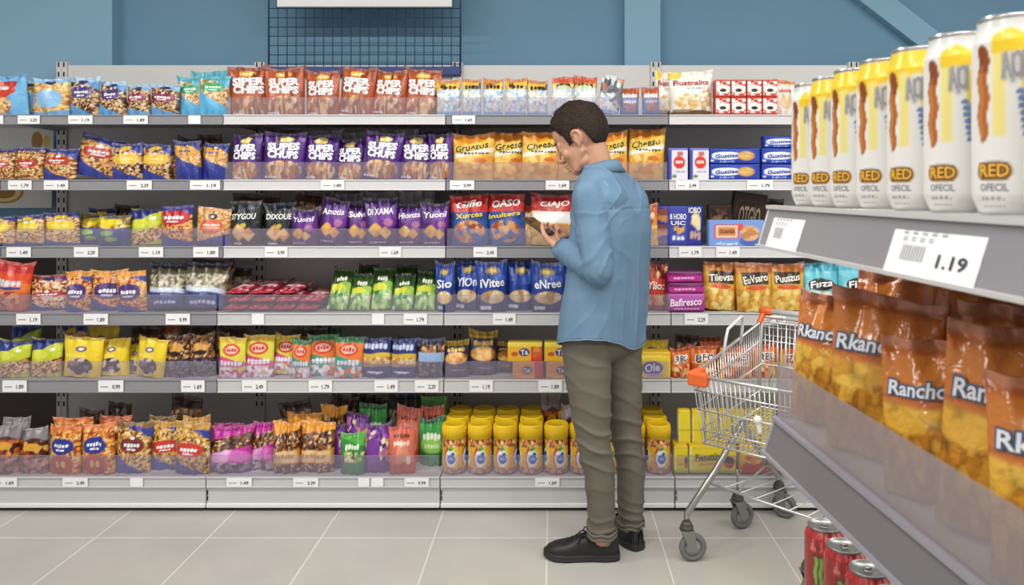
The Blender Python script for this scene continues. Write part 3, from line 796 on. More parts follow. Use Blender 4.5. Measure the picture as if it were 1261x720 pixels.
# ------------------------------------------------------------------ kinds of goods: object name, category, description, short name, art, form, texts per variant
K = {}
def kind(key, name, cat, desc, short, art, form='bag', texts=None, d=0.07, lt=None): K[key] = dict(name=name, cat=cat, desc=desc, short=short, art=art, form=form, texts=texts or [], d=d, lt=lt)
SUP = lambda a, b: [(a, .5, .70, .74, .15, '#ffffff', None, 0, .03), (b, .5, .53, .72, .15, '#ffffff', None, 0, -.02)]
nb = 'nut_mix_bag'
kind('blueshield', nb, 'bag', 'light blue bag with red shield', 'red shield bag', a_blueshield)
kind('nutlight', nb, 'bag', 'golden nut bag with pale blue disc', 'pale blue disc bag', nut('#8fc0e4', PEAN + ['#e8c84a'], '#8fbfe6', '#6fa8d8', '#23306a', (.5, .45, .36, .24), .12, 0, 17, '#9cc8ec', False, (.5, .45, .36, .24, '#8fbfe6')))
kind('nutpurple', nb, 'bag', 'light blue nut bag with purple label', 'purple label bag', nut('#a8c8e0', DARK + ['#e8d0b0'], '#4a3478', '#5f9fd8', '#23306a', (.5, .62, .36, .16), .2, .5))
kind('nutmaroon', nb, 'bag', 'light blue nut bag with maroon label', 'maroon label bag', nut('#9cc0dc', DARK + ['#e8d8b8', '#c8a888'], '#8a2448', '#6aaae0', '#2a2a5a', (.5, .58, .42, .14), .2, .3))
kind('nutteal', nb, 'bag', 'teal nut bag with green label', 'green label bag', nut('#4ab0c0', PEAN + ['#8a6a3c', '#f0e0c0'], '#3aa870', '#5fb4e0', None, (.5, .7, .38, .12), .42, .5))
kind('super', 'crisps_bag', 'bag', 'orange-brown crisps bag lettered SUPER CHIPS', 'orange SUPER CHIPS', a_super('#b3542a', '#8a3618', '#e0b040'), texts=[SUP('SIPER', 'CHIPS'), SUP('SUPER', 'CHIPS'), SUP('SUPER', 'CHIPS')], d=.08, lt='white lettering')
kind('superp', 'crisps_bag', 'bag', 'purple crisps bag lettered SUPER CHIPS', 'purple SUPER CHIPS', a_super('#4f2480', '#341458', '#e8d070'), texts=[SUP('SUPER', 'CHIPS'), SUP('SUPES', 'CHUPS'), SUP('SUPER', 'CHIPS')], d=.08, lt='white lettering')
kind('pop', 'popcorn_bag', 'bag', 'small pale blue popcorn bag with gold top', 'gold-topped popcorn', a_popcorn, d=.05)
kind('popred', 'popcorn_bag', 'bag', 'small pale blue popcorn bag with orange top', 'orange-topped popcorn', a_popred, d=.05)
kind('popsilver', 'popcorn_bag', 'bag', 'twisted silver popcorn bag with pointed corner', 'silver popcorn', lambda a: (a_popcorn(a), a.bits(['#c8ccd0', '#7a8088', '#e8ecf0', '#4a5058'], a.band(.35, 1.1, .5), 6), a.fill('#8a4a1c', a.ell(.1, .7, .2, .12))), d=.05)
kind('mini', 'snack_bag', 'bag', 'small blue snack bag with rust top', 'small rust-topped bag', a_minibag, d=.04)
kind('white', 'snack_bag', 'bag', 'white snack bag with red lettering', 'white snack bag', a_whitebag, texts=[[('Fiuatnalits', .5, .75, .8, .11, '#b8262c', None), ('F', .15, .75, .07, .12, '#3a2020', None)]], d=.06, lt='red lettering')
kind('redbox', 'snack_box', 'box', 'small red and white box', 'red-white boxes', a_redbox, 'box', d=.06)
kind('cream', 'snack_bag', 'bag', 'cream packet with orange edge beside the cans', 'cream packet', lambda a: (a.fill('#efe6da'), a.fill('#d8782c', a.band(.9, 1.1)), a.fill('#e8c8a0', a.ell(.5, .4, .3, .2)), a.scribble(.5, .7, .6, .1, '#c84a3c')), d=.05)
kind('nutred', nb, 'bag', 'navy-topped nut bag with red label', 'red label bag', nut('#2a3078', NUTS, '#b8342a', None, None, (.5, .5, .36, .13)))
kind('nutrednavy', nb, 'bag', 'navy nut bag with red label and navy corner', 'navy-corner red label bag', nut('#2a3078', NUTS + ['#e0a060'], '#b8342a', '#2f3f96', '#3a4aa0', (.5, .62, .38, .13), .22, .55))
kind('nutyellow', nb, 'bag', 'navy nut bag with yellow label', 'yellow label bag', nut('#2a3078', DARK + ['#e8d0b0', '#d8b070'], '#e8b83a', '#2f3f96', '#e8c030', (.5, .58, .44, .15), .2, .45, 18, '#f4dc80'))
kind('nutgold', nb, 'bag', 'navy nut bag with gold label', 'gold label bag', nut('#2a3078', PEAN + ['#c88a30'], '#e0a030', '#2f3a90', '#23285a', (.45, .74, .4, .15), .5, .4, 18, '#4a58a0'))
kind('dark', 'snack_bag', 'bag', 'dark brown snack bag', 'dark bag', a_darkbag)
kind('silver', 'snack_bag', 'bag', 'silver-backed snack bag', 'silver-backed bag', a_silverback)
T_CH = lambda s: [(s, .48, .72, .8, .14, '#2a2418', '#f0d050', .2, .17)]
kind('cheese', 'cheese_puff_bag', 'bag', 'yellow-orange cheese puff bag', 'cheese puffs', a_cheese, texts=[T_CH('Gruezos'), T_CH('Greeso'), T_CH('Cheeso')], d=.09, lt='black slanted lettering')
kind('whitebox', 'snack_box', 'box', 'white box with red disc', 'white boxes', a_whitebox, 'box', d=.06)
kind('bluebox', 'biscuit_pack', 'box', 'blue biscuit pack with oval biscuit', 'blue biscuit packs', a_bluebox, 'pack', texts=[[('Gustiea', .33, .5, .44, .24, '#2443ae', None, .15, .06)]], d=.07, lt='blue lettering')
kind('yelnavy', nb, 'bag', 'yellow nut bag with navy top', 'navy-topped yellow bag', nut('#2a3078', PEAN + ['#8a6a50'], '#ecd02e', '#3a5090', '#e8c82c', (.5, .62, .4, .15), .12, .2, 18, '#f6e880'))
kind('navygreen', nb, 'bag', 'slumped navy bag with green leaf marks', 'green-leaf navy bag', a_navygreen, d=.1)
kind('limenavy', nb, 'bag', 'lime nut bag with navy corner', 'lime bag', a_limenavy)
kind('rednavy', nb, 'bag', 'red peanut bag with navy top', 'red peanut bag', nut('#2a2f88', ORNG, '#b82430', '#2f3f96', None, (.45, .72, .5, .18), .22, .3))
kind('orangenut', nb, 'bag', 'peanut bag with orange label and black crest', 'orange label bag', a_orangenut)
kind('black', 'tortilla_chip_bag', 'bag', 'black tortilla chip bag', 'black tortilla chips', a_blackchip, texts=[[('STYGOU', .5, .66, .78, .13, '#f4f4f0', None, .1)], [('DIXOUE', .5, .68, .8, .13, '#f4f4f0', None, .1)]], d=.075, lt='white lettering')
T_P = lambda s: [(s, .5, .73, .78, .13, '#f6f2f8', None, .1, .06)]
kind('tort', 'tortilla_chip_bag', 'bag', 'purple tortilla chip bag', 'purple tortilla chips', a_purplechip, texts=[T_P('Yuoni'), T_P('Amotis'), T_P('Soiva'), T_P('Di XAMA'), T_P('Hionza')], d=.075, lt='white lettering')
kind('caso', 'crisps_bag', 'bag', 'red and blue crisps bag', 'red-blue crisps', a_redblue, texts=[[('Gifle', .5, .82, .66, .13, '#ffffff', None, .25, .08), ('Xurces', .5, .6, .72, .1, '#f0d040', None, .1, .1)], [('OASO', .55, .82, .72, .13, '#ffffff', None, .15, .06), ('Inulters', .5, .6, .85, .09, '#f0d040', None, .1, .1)]], d=.08, lt='white and yellow lettering')
kind('casow', 'crisps_bag', 'bag', 'red crisps bag with blank white panel', 'white-panel crisps', a_redwhite, texts=[[('CIAJO', .55, .8, .68, .13, '#f6e8e4', None, .12, .04)]], d=.08, lt='white lettering')
kind('orange', 'crisps_bag', 'bag', 'orange crisps bag', 'orange bag', a_orangebag, d=.06)
kind('hobo', 'biscuit_pack', 'box', 'navy bundle of upright biscuit packs', 'navy biscuit bundle', a_navycol, 'pack', texts=[[('8 HOBO', .48, .72, .34, .14, '#f4f4f4', None), ('UIC', .48, .56, .3, .1, '#f4f4f4', None), ('IOBO', .83, .88, .26, .14, '#f4f4f4', None)]], d=.07, lt='white lettering')
kind('cocoa', 'biscuit_box', 'box', 'dark brown tilted biscuit box lettered OTGIO', 'brown OTGIO box', a_cocoa, 'box', texts=[[('OTGIO', .52, .52, .64, .4, '#c8b090', None, .1)]], d=.06, lt='cream lettering')
kind('brownbox', 'biscuit_box', 'box', 'small brown box behind the blue biscuit box', 'brown box', a_brownbox, 'box', d=.05)
kind('lightblue', 'biscuit_box', 'box', 'light blue biscuit box with red-framed sign', 'light blue box', a_lightblue, 'box', texts=[[('OUANSA', .33, .57, .28, .16, '#8a2a20', None)]], d=.06, lt='dark red lettering')
kind('redcrisp', 'crisps_bag', 'bag', 'red-orange crisps bag at the row end', 'red-orange crisps', a_redcrisp)
kind('rednut', nb, 'bag', 'red and white nut bag', 'red-white nut bag', nut('#8a3028', REDN + ['#f4e0d0'], '#b8343a', '#2f3f96', '#3a2a6a', (.5, .45, .42, .08), .1, .3))
kind('orangepurple', nb, 'bag', 'orange nut bag with purple oval label', 'purple oval nut bag', nut('#e09a3a', ORNG + ['#e8a890'], '#4a2a72', '#2f4a9c', None, (.5, .5, .38, .2), .16, .4))
kind('seed', 'seed_bag', 'bag', 'bag of grey seeds with blue base', 'grey seed bag', a_seeds, d=.12)
kind('redpack', 'snack_packet', 'packet', 'flat red snack packet', 'red packets', a_redpack, d=.03)
kind('greenpack', 'snack_packet', 'packet', 'green snack packet with dark top', 'green packets', a_greenpack, d=.045)
T_B = lambda s: [(s, .5, .58, .8, .17, '#f4f4f8', None, .05, .05)]
kind('blue', 'crisps_bag', 'bag', 'royal blue crisps bag', 'royal blue crisps', a_bluechip, texts=[T_B('Sio'), T_B('YIOn'), T_B('iVitee'), T_B('Qoe'), T_B('eNree')], d=.08, lt='white lettering')
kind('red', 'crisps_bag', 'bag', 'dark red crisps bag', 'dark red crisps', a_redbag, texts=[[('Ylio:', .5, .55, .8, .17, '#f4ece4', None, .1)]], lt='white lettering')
kind('mag', 'biscuit_pack', 'box', 'light magenta pack lettered Bafiresco', 'Bafiresco pack', a_magbox, 'pack', texts=[[('Bafiresco', .48, .55, .86, .4, '#f8eef6', None, .12, .06)]], d=.06, lt='white lettering')
kind('magd', 'biscuit_pack', 'box', 'dark magenta pack', 'dark magenta packs', a_magdark, 'pack', d=.06)
T_G = lambda s: [(s, .5, .69, .68, .15, '#f4f0e4', None, .08, .12)]
kind('gold', 'crisps_bag', 'bag', 'gold crisps bag with brown panel', 'gold crisps', a_goldbag, texts=[T_G('Tiievsa'), T_G('EuVsaro'), T_G('Puuszus')], d=.08, lt='white lettering')
kind('teal', 'crisps_bag', 'bag', 'teal crisps bag with black label', 'teal crisps', a_teal, texts=[[('Fiiza', .5, .57, .6, .14, '#f4f4f4', '#1a1a1a', .15, .15)]], d=.08, lt='white lettering')
kind('yellow', nb, 'bag', 'yellow bag with round dark fruit picture', 'yellow bag', a_yellow, d=.06)
kind('brownnut', nb, 'bag', 'dark brown nut bag with gold patch', 'dark nut bag', a_brownnut, d=.06)
kind('candyp', 'candy_bag', 'bag', 'yellow and pink candy bag', 'pink candy', a_candy('#d84a86', '#e2d84a', '#d8b43a'), d=.05)
kind('candyt', 'candy_bag', 'bag', 'orange and teal candy bag', 'teal candy', a_candy('#3aa08c', '#e8803a', '#2f7a4a'), d=.05)
kind('navyyel', nb, 'bag', 'navy bag with yellow stripe', 'yellow-striped navy bag', a_navyyellow, d=.05)
kind('navylight', nb, 'bag', 'navy bag with pale blue band', 'pale-banded navy bag', a_navylight, d=.05)
kind('snack', 'snack_bag', 'bag', 'slumped navy snack bag with gold top', 'slumped snack bags', a_snack, d=.08)
kind('ta', 'snack_box', 'box', 'yellow and red snack box', 'yellow-red boxes', a_tabox, 'box', texts=[[('Ta', .48, .5, .2, .28, '#f4f0f8', None, .1, .15)]], d=.08, lt='white lettering')
kind('ta2', 'snack_box', 'box', 'orange and maroon snack box', 'orange-maroon boxes', a_tabox2, 'box', texts=[[('Tat', .48, .5, .22, .28, '#e8e0f0', None, .1, .15)]], d=.08, lt='white lettering')
kind('ole', 'snack_box', 'box', 'yellow pack with purple lettering patch', 'yellow purple-patch pack', a_olebox, 'pack', texts=[[('Ole', .52, .42, .38, .3, '#f8f4f0', None, .1, .1)]], d=.08, lt='white lettering')
kind('opack', 'snack_bag', 'bag', 'orange snack bag with white lettering patch', 'orange snack bags', a_orangepack, texts=[[('8', .3, .62, .2, .26, '#5a4a48', '#f4ece4', .1), ('BO', .66, .66, .4, .2, '#4a3a38', '#f4ece4', .1)]], d=.07, lt='grey lettering')
kind('tbox', 'snack_box', 'box', 'rust-coloured box with framed lettering', 'rust box', a_textbox, 'box', texts=[[('TAXVO', .52, .68, .6, .16, '#f4ece4', None, .05, .08), ('UNUNOY', .52, .5, .6, .12, '#e8d8c8', None, .05, .08)]], d=.06, lt='white lettering')
kind('silvertop', 'snack_bag', 'bag', 'dark red snack bag with silver top', 'silver-topped bag', a_silvertop)
kind('navyoval', nb, 'bag', 'orange nut bag with navy oval label', 'navy oval nut bag', a_navyoval)
kind('goldmar', nb, 'bag', 'golden nut bag with maroon label', 'golden maroon-label bag', nut('#8a6a30', NUTS + ['#e8b83a'], '#7a2a28', '#2f3f96', '#3a3080', (.5, .55, .36, .14), .18, .5, 20))
kind('goldred', nb, 'bag', 'golden nut bag with red label', 'golden red-label bag', nut('#c8963a', NUTS + ['#e8b83a'], '#c8382c', '#2f3f96', None, (.5, .5, .4, .13), .18, .45, 20))
kind('magenta', nb, 'bag', 'magenta bag of coffee-brown beans', 'magenta bag', a_magenta, d=.09)
kind('coffee', nb, 'bag', 'golden bag of coffee-brown beans', 'golden bean bag', a_coffee, d=.09)
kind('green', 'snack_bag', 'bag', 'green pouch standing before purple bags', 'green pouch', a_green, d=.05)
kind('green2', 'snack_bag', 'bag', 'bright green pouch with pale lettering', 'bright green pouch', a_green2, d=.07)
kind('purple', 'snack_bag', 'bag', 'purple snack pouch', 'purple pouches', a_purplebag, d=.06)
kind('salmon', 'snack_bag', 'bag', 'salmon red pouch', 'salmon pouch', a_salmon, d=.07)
kind('case', 'snack_box', 'box', 'upright yellow snack pack', 'upright yellow packs', a_yellowcase, 'pack', d=.05)
kind('pien', 'snack_box', 'box', 'yellow pack lettered Pienuttino', 'Pienuttino pack', a_yellowpack, 'pack', texts=[[('Pienuttino', .42, .62, .6, .26, '#4a2a18', None, .1, .1)]], d=.1, lt='brown lettering')
kind('redyel', 'snack_box', 'box', 'yellow pack with red wave', 'red wave pack', a_redyellow, 'pack', d=.08)
kind('orangefg', 'crisps_bag', 'bag', 'x', 'x', None)

# ------------------------------------------------------------------ what stands on each shelf: kind, left, right and top edge as the photo shows them, extras
ROWS = {
1: [('blueshield', -20, 33, 93), ('nutlight', 22, 46, 99, dict(dz=.05)), ('nutlight', 38, 82, 96), ('nutpurple', 80, 120, 95), ('nutpurple', 117, 153, 99), ('nutmaroon', 151, 181, 103), ('nutmaroon', 177, 213, 102),
    ('nutteal', 209, 244, 92), ('nutteal', 242, 278, 92), ('nutteal', 228, 272, 86, dict(dz=.1)),
    ('super', 277, 327, 80), ('super', 326, 373, 82), ('super', 374, 417, 87), ('super', 414, 457, 84, dict(roll=5)), ('super', 456, 497, 86, dict(roll=4)), ('super', 494, 538, 84, dict(roll=3)),
    ('pop', 536, 568, 98), ('pop', 568, 594, 97), ('pop', 594, 620, 97), ('pop', 620, 649, 96), ('pop', 648, 676, 98), ('popred', 678, 707, 95), ('popred', 706, 736, 94), ('popsilver', 734, 763, 96, dict(roll=8)),
    ('mini', 763, 789, 107), ('mini', 790, 814, 108), ('white', 809, 838, 86, dict(dz=.05)), ('white', 827, 881, 85)]
    + [('redbox', x, x + 19, y, dict(yb=yb, rear=False)) for yb, y in ((141, 119.5), (119.2, 98)) for x in (880, 899.3, 918.6, 937.9)]
    + [('cream', 957, 984, 97)],
2: [('nutred', -14, 12, 183), ('nutred', 12, 47, 180), ('nutrednavy', 45, 90, 183), ('nutrednavy', 84, 136, 171, dict(roll=7)), ('nutyellow', 136, 172, 177), ('nutyellow', 170, 206, 177), ('nutred', 203, 219, 184, dict(dz=.05)),
    ('nutgold', 213, 247, 174), ('nutgold', 243, 277, 176), ('dark', 240, 272, 166, dict(dz=.14)), ('dark', 212, 244, 170, dict(dz=.16)),
    ('superp', 282, 321, 165), ('superp', 321, 372, 163), ('superp', 371, 411, 166), ('superp', 408, 446, 170), ('superp', 443, 490, 164, dict(roll=4)), ('superp', 488, 529, 166, dict(roll=4)), ('superp', 527, 557, 165),
    ('silver', 376, 420, 160, dict(dz=.13)), ('silver', 420, 468, 161, dict(dz=.13)), ('silver', 470, 516, 160, dict(dz=.14)), ('dark', 318, 368, 158, dict(dz=.15)), ('superp', 516, 548, 161, dict(dz=.13)),
    ('cheese', 556, 607, 165), ('cheese', 603, 646, 163, dict(roll=4)), ('cheese', 642, 689, 162), ('cheese', 687, 733, 164), ('cheese', 734, 774, 163), ('cheese', 773, 818, 159, dict(roll=2)),
    ('whitebox', 823, 847, 182), ('whitebox', 849, 873, 182),
    ('bluebox', 873, 936, 201.6, dict(yb=221, rear=False)), ('bluebox', 873, 936, 182, dict(yb=201.4, rear=False)), ('bluebox', 937, 1000, 201.6, dict(yb=221, rear=False)), ('bluebox', 937, 1000, 182, dict(yb=201.4, rear=False)), ('bluebox', 940, 1000, 167, dict(yb=181.8, rear=False))],
3: [('yelnavy', -24, 16, 268), ('yelnavy', 13, 48, 266), ('yelnavy', 42, 84, 263), ('navygreen', 76, 118, 266), ('navygreen', 115, 155, 266), ('dark', 118, 154, 254, dict(dz=.12)), ('yelnavy', 94, 126, 258, dict(dz=.12)), ('limenavy', 152, 193, 258), ('rednavy', 194, 236, 255), ('orangenut', 238, 281, 257),
    ('black', 281, 322, 249), ('black', 321, 358, 250), ('tort', 356, 391, 258), ('tort', 388, 424, 247, dict(roll=5)), ('tort', 421, 452, 250), ('tort', 449, 488, 245), ('tort', 486, 520, 252), ('tort', 517, 553, 250),
    ('silver', 412, 446, 239, dict(dz=.12)), ('silver', 446, 488, 236, dict(dz=.12)), ('silver', 490, 532, 237, dict(dz=.12)), ('dark', 360, 408, 237, dict(dz=.13)), ('dark', 286, 340, 240, dict(dz=.13)),
    ('caso', 555, 601, 240), ('caso', 600, 648, 240), ('orange', 590, 612, 248, dict(dz=.06)), ('orange', 643, 656, 252, dict(dz=.05)), ('casow', 652, 704, 240), ('casow', 705, 752, 242), ('orange', 784, 811, 253),
    ('hobo', 808, 868, 253), ('brownbox', 872, 901, 252, dict(dz=.1)), ('cocoa', 899, 941, 240, dict(dz=.1, roll=8)), ('lightblue', 872, 941, 271), ('dark', 940, 975, 246, dict(dz=.1))],
4: [('redcrisp', -12, 31, 325, dict(roll=4)), ('rednut', 29, 74, 341), ('orangepurple', 77, 107, 336), ('orangepurple', 105, 147, 335), ('orangepurple', 142, 178, 336), ('seed', 178, 224, 330, dict(pitch=-14, d=.1)), ('seed', 222, 273, 329, dict(pitch=-14, d=.1)), ('seed', 262, 300, 334, dict(pitch=-10, dz=.19, d=.08)), ('dark', 234, 284, 321, dict(dz=.17))],
5: [('limenavy', -8, 32, 421), ('limenavy', 32, 71, 420), ('yellow', 75, 121, 418, dict(roll=3)), ('yellow', 111, 150, 421, dict(roll=4)), ('yellow', 145, 172, 429, dict(dz=.04)), ('yellow', 163, 201, 420, dict(roll=5)),
    ('brownnut', 198, 230, 416), ('brownnut', 228, 259, 414), ('brownnut', 254, 271, 416),
    ('limenavy', 8, 44, 402, dict(dz=.13)), ('yellow', 104, 146, 402, dict(dz=.14)), ('yelnavy', 72, 104, 402, dict(dz=.14)), ('dark', 152, 186, 406, dict(dz=.12)), ('orange', 180, 216, 404, dict(dz=.15)), ('dark', 218, 262, 402, dict(dz=.13)), ('dark', 266, 300, 404, dict(dz=.13)),
    ('candyp', 268, 301, 417), ('candyp', 298, 334, 415), ('candyp', 327, 358, 417, dict(roll=4)), ('candyt', 357, 380, 420), ('candyt', 376, 413, 416), ('candyt', 410, 445, 417), ('dark', 356, 400, 406, dict(dz=.1)), ('green2', 378, 412, 409, dict(dz=.1)),
    ('navyyel', 443, 481, 418), ('navyyel', 478, 512, 419), ('navylight', 514, 546, 419), ('navyyel', 490, 520, 416, dict(dz=.1)),
    ('snack', 546, 577, 424, dict(pitch=-12)), ('snack', 574, 610, 414, dict(pitch=-8)), ('snack', 607, 632, 432, dict(pitch=-18)),
    ('ta2', 631, 669, 445.3, dict(yb=467, rear=False)), ('ta', 625, 668, 422, dict(yb=445.1, rear=False)), ('ta2', 672, 712, 445.3, dict(yb=467, rear=False)), ('ta', 670, 712, 422, dict(yb=445.1, rear=False)),
    ('ole', 778, 826, 433), ('yellow', 784, 822, 420, dict(dz=.12)),
    ('opack', 827, 851, 430), ('opack', 850, 884, 428), ('dark', 832, 862, 415, dict(dz=.12)), ('opack', 862, 890, 418, dict(dz=.12)), ('tbox', 886, 926, 428), ('opack', 928, 958, 425), ('tbox', 960, 1000, 430), ('redbox', 1002, 1030, 430)],
6: [('silvertop', -22, 18, 528), ('silvertop', 15, 55, 531), ('navyoval', 55, 98, 528), ('navyoval', 97, 140, 526), ('goldmar', 137, 180, 524), ('goldred', 175, 215, 527), ('goldred', 211, 256, 525),
    ('silvertop', -4, 30, 518, dict(dz=.12)), ('orange', 118, 160, 516, dict(dz=.12)), ('navyoval', 64, 110, 518, dict(dz=.12)), ('goldmar', 176, 212, 516, dict(dz=.12)), ('dark', 92, 122, 508, dict(dz=.2)), ('dark', 204, 244, 491, dict(dz=.25)), ('dark', 126, 158, 500, dict(dz=.25)), ('goldred', 222, 256, 517, dict(dz=.11)),
    ('magenta', 252, 305, 532, dict(pitch=-8)), ('magenta', 302, 337, 530, dict(pitch=-8)), ('coffee', 334, 367, 526, dict(pitch=-6)), ('coffee', 364, 409, 527, dict(pitch=-6)),
    ('purple', 406, 424, 528, dict(dz=.05)), ('green', 418, 449, 535), ('purple', 446, 480, 527), ('salmon', 478, 511, 528), ('green2', 510, 546, 527),
    ('magenta', 262, 300, 526, dict(dz=.13)), ('coffee', 352, 394, 512, dict(dz=.14)), ('dark', 388, 424, 497, dict(dz=.2, roll=10)), ('dark', 356, 392, 500, dict(dz=.24, roll=-12)), ('coffee', 392, 424, 505, dict(dz=.15)), ('purple', 424, 452, 512, dict(dz=.13)), ('green2', 440, 474, 500, dict(dz=.17)), ('dark', 424, 452, 494, dict(dz=.26)),
    ('salmon', 486, 518, 505, dict(dz=.15)), ('seed', 476, 520, 489, dict(dz=.26)), ('green', 516, 548, 494, dict(dz=.22)), ('salmon', 516, 546, 508, dict(dz=.13)), ('dark', 452, 480, 498, dict(dz=.28)),
    ('pien', 848, 906, 549, dict(yb=583, rear=False)), ('redyel', 911, 952, 549, dict(yb=583, rear=False)), ('redyel', 955, 996, 549, dict(yb=583, rear=False))]
    + [('case', 835 + 17 * k, 850.5 + 17 * k, 505, dict(yb=547, rear=False, d=.045, dz=.035)) for k in range(7)],
}
# packs that the standing yellow row rests on
ROWS[6] += [('pien', 830, 847, 549, dict(yb=583, rear=False, notext=True))]
# the fourth shelf goes on: blue crisps, red crisps, magenta packs, gold, teal and orange bags
ROWS[4] += [('blue', 537, 561, 325), ('blue', 558, 589, 323), ('blue', 588, 626, 323), ('blue', 622, 656, 325), ('blue', 654, 695, 325), ('blue', 694, 728, 325), ('red', 796, 822, 328),
    ('mag', 822, 868, 361.5, dict(yb=384, rear=False)), ('magd', 823, 867, 348, dict(yb=361.3, rear=False)), ('magd', 822, 865, 334, dict(yb=347.8, rear=False)),
    ('gold', 866, 909, 326, dict(roll=3)), ('gold', 908, 954, 326), ('gold', 951, 995, 325), ('teal', 992, 1037, 325), ('teal', 1036, 1084, 323), ('orange', 1086, 1130, 331), ('orange', 1129, 1173, 334)]

ORD = ['first', 'second', 'third', 'fourth', 'fifth', 'sixth', 'seventh', 'eighth', 'ninth', 'tenth', 'eleventh', 'twelfth', 'thirteenth', 'fourteenth', 'fifteenth', 'sixteenth']
CACHE, NUSE, ITEMS = {}, {}, []
LETTERS = {}
rnd = random.Random(7)

def goods_mesh(key, W, H, D, variant):
    k = K[key]
    ck = (key, variant)
    if ck not in CACHE:
        seed = sum(ord(c) for c in key) * 7 + variant * 31
        if k['form'] == 'bag':
            me, surf = bag_mesh(k['name'], W, H, D, k['art'], seed, bottom=0.65 if key not in ('redpack', 'greenpack') else 0.25)
        else:
            me, surf = pack_mesh(k['name'], W, H, D, k['art'], seed, rad=.003 if k['form'] == 'box' else .008, soft=.0 if k['form'] == 'box' else .003)
        lt = None
        if k['texts']:
            lt = lettering(k['texts'][variant % len(k['texts'])], surf, W, H)
        CACHE[ck] = (me, lt, W, H, D)
    return CACHE[ck]

def put(key, row, x0, x1, yt, dz=0.0, roll=0, pitch=0, yaw=None, yb=None, rear=None, d=None, notext=False):
    k = K[key]
    n = NUSE.get(key, 0); NUSE[key] = n + 1
    D0 = d or k['d']
    Yi = YF[row] + 0.024 + dz
    W = (x1 - x0) * Yi / FPX * (.95 if key[:3] in ('pop', 'min') else 1.03 if k['form'] == 'bag' else 0.985)
    zb = DECK[row] + .0005 if yb is None else max(DECK[row] + .0005, CAMZ - (yb - VPY) * Yi / FPX)
    H = CAMZ - (yt - VPY) * Yi / FPX - zb
    nv = max(len(k['texts']), 3 if k['form'] == 'bag' else 1)
    me, lt, w0, h0, d0 = goods_mesh(key, W, H, D0, n % nv)
    o = bpy.data.objects.new(k['name'], me); link(o)
    D = D0
    th = math.radians(-pitch)
    o.scale = (W / w0, D / d0, H / h0 / max(math.cos(th), .5))
    Ym = Yi + D / 2 + (abs(math.sin(th)) * 0.0)
    X = ((x0 + x1) / 2 - VPX) * (Yi + D * .15) / FPX
    if yaw is None: yaw = rnd.uniform(-11, 11) if k['form'] == 'bag' else rnd.uniform(-1.2, 1.2)
    rl = roll if k['form'] != 'bag' else roll + rnd.uniform(-2.2, 2.2)
    zl = abs(math.sin(math.radians(rl))) * W / 2
    o.location = (X, Ym, zb + (zl * .6 if k['form'] == 'bag' else zl))
    o.rotation_euler = (math.radians(pitch), math.radians(rl), math.radians(yaw))
    if lt and not notext:
        t = bpy.data.objects.new('lettering', lt); link(t, o)
        if k['lt']: t['label'] = k['lt']
    ITEMS.append(dict(o=o, key=key, row=row, x=(x0 + x1) / 2, z=zb, rear=(dz > 0.03) if rear is None else rear, y=Yi, stack=yb is not None))
    return o

for row, lst in ROWS.items():
    for it in lst:
        put(it[0], row, it[1], it[2], it[3], **(it[4] if len(it) > 4 else {}))

# flat packets lying in heaps on the fourth shelf
for lay in range(3):
    for c in range(4 if lay < 2 else 3):
        x = 288 + 29.6 * c + (4 if lay % 2 else 0)
        yb = 384 - 7.2 * lay
        Yi = YF[4] + .03
        W = .125; H = .17
        o = put('redpack', 4, x - 13.2, x + 13.2, yb - 42, pitch=-86, yaw=rnd.uniform(-3, 3), yb=yb, d=.028, rear=False)
        o.location.z = DECK[4] + .019 + .036 * lay; o.location.y = YF[4] + .03 + .008 * lay
for q, (dz, n, x0_, st, yt, lift) in enumerate(((0.0, 5, 412, 27.2, 338, 0), (0.09, 5, 418, 26, 330, .035))):
    for c in range(n):
        x = x0_ + st * c
        o = put('greenpack', 4, x - 12.8, x + 12.8, yt + rnd.uniform(-3, 8) + q * 6, dz=dz, pitch=-34 + rnd.uniform(-5, 5), yaw=rnd.uniform(-6, 6), roll=rnd.uniform(-4, 4), rear=q == 1)
        o.location.z = DECK[4] + .012; o.location.y += .02

# peanut jars
def jar_art(a):
    a.fill('#e8b23a'); a.bits(ORNG + ['#c8a060', '#e8d0a0'], a.band(.76, 1.1), 40, .3)
    for q in range(4):      # the label repeats round the jar
        c = .125 + .25 * q
        a.fill('#f0d02a', a.ell(c + .05, .5, .06, .28)); a.fill('#c8482a', a.ell(c - .05, .48, .04, .3)); a.fill('#e8c83a', a.ell(c - .035, .42, .035, .26))
        a.fill('#f2f4f6', a.ell(c, .46, .078, .24)); a.fill('#2f5fb0', a.ell(c + .005, .44, .054, .13)); a.fill('#8fb8e8', a.ell(c + .002, .45, .04, .045)); a.fill('#2a4fa0', a.ell(c + .026, .58, .02, .05))
        a.fill('#3a9a48', a.ell(c - .012, .71, .018, .05)); a.fill('#4ab050', a.ell(c + .014, .73, .018, .045))
    a.bits(['#c8a088', '#b08068', '#d8b8a0', '#a87058'], a.band(-.1, .2), 44, .3)
R_J, H_J = 0.0555, 0.233
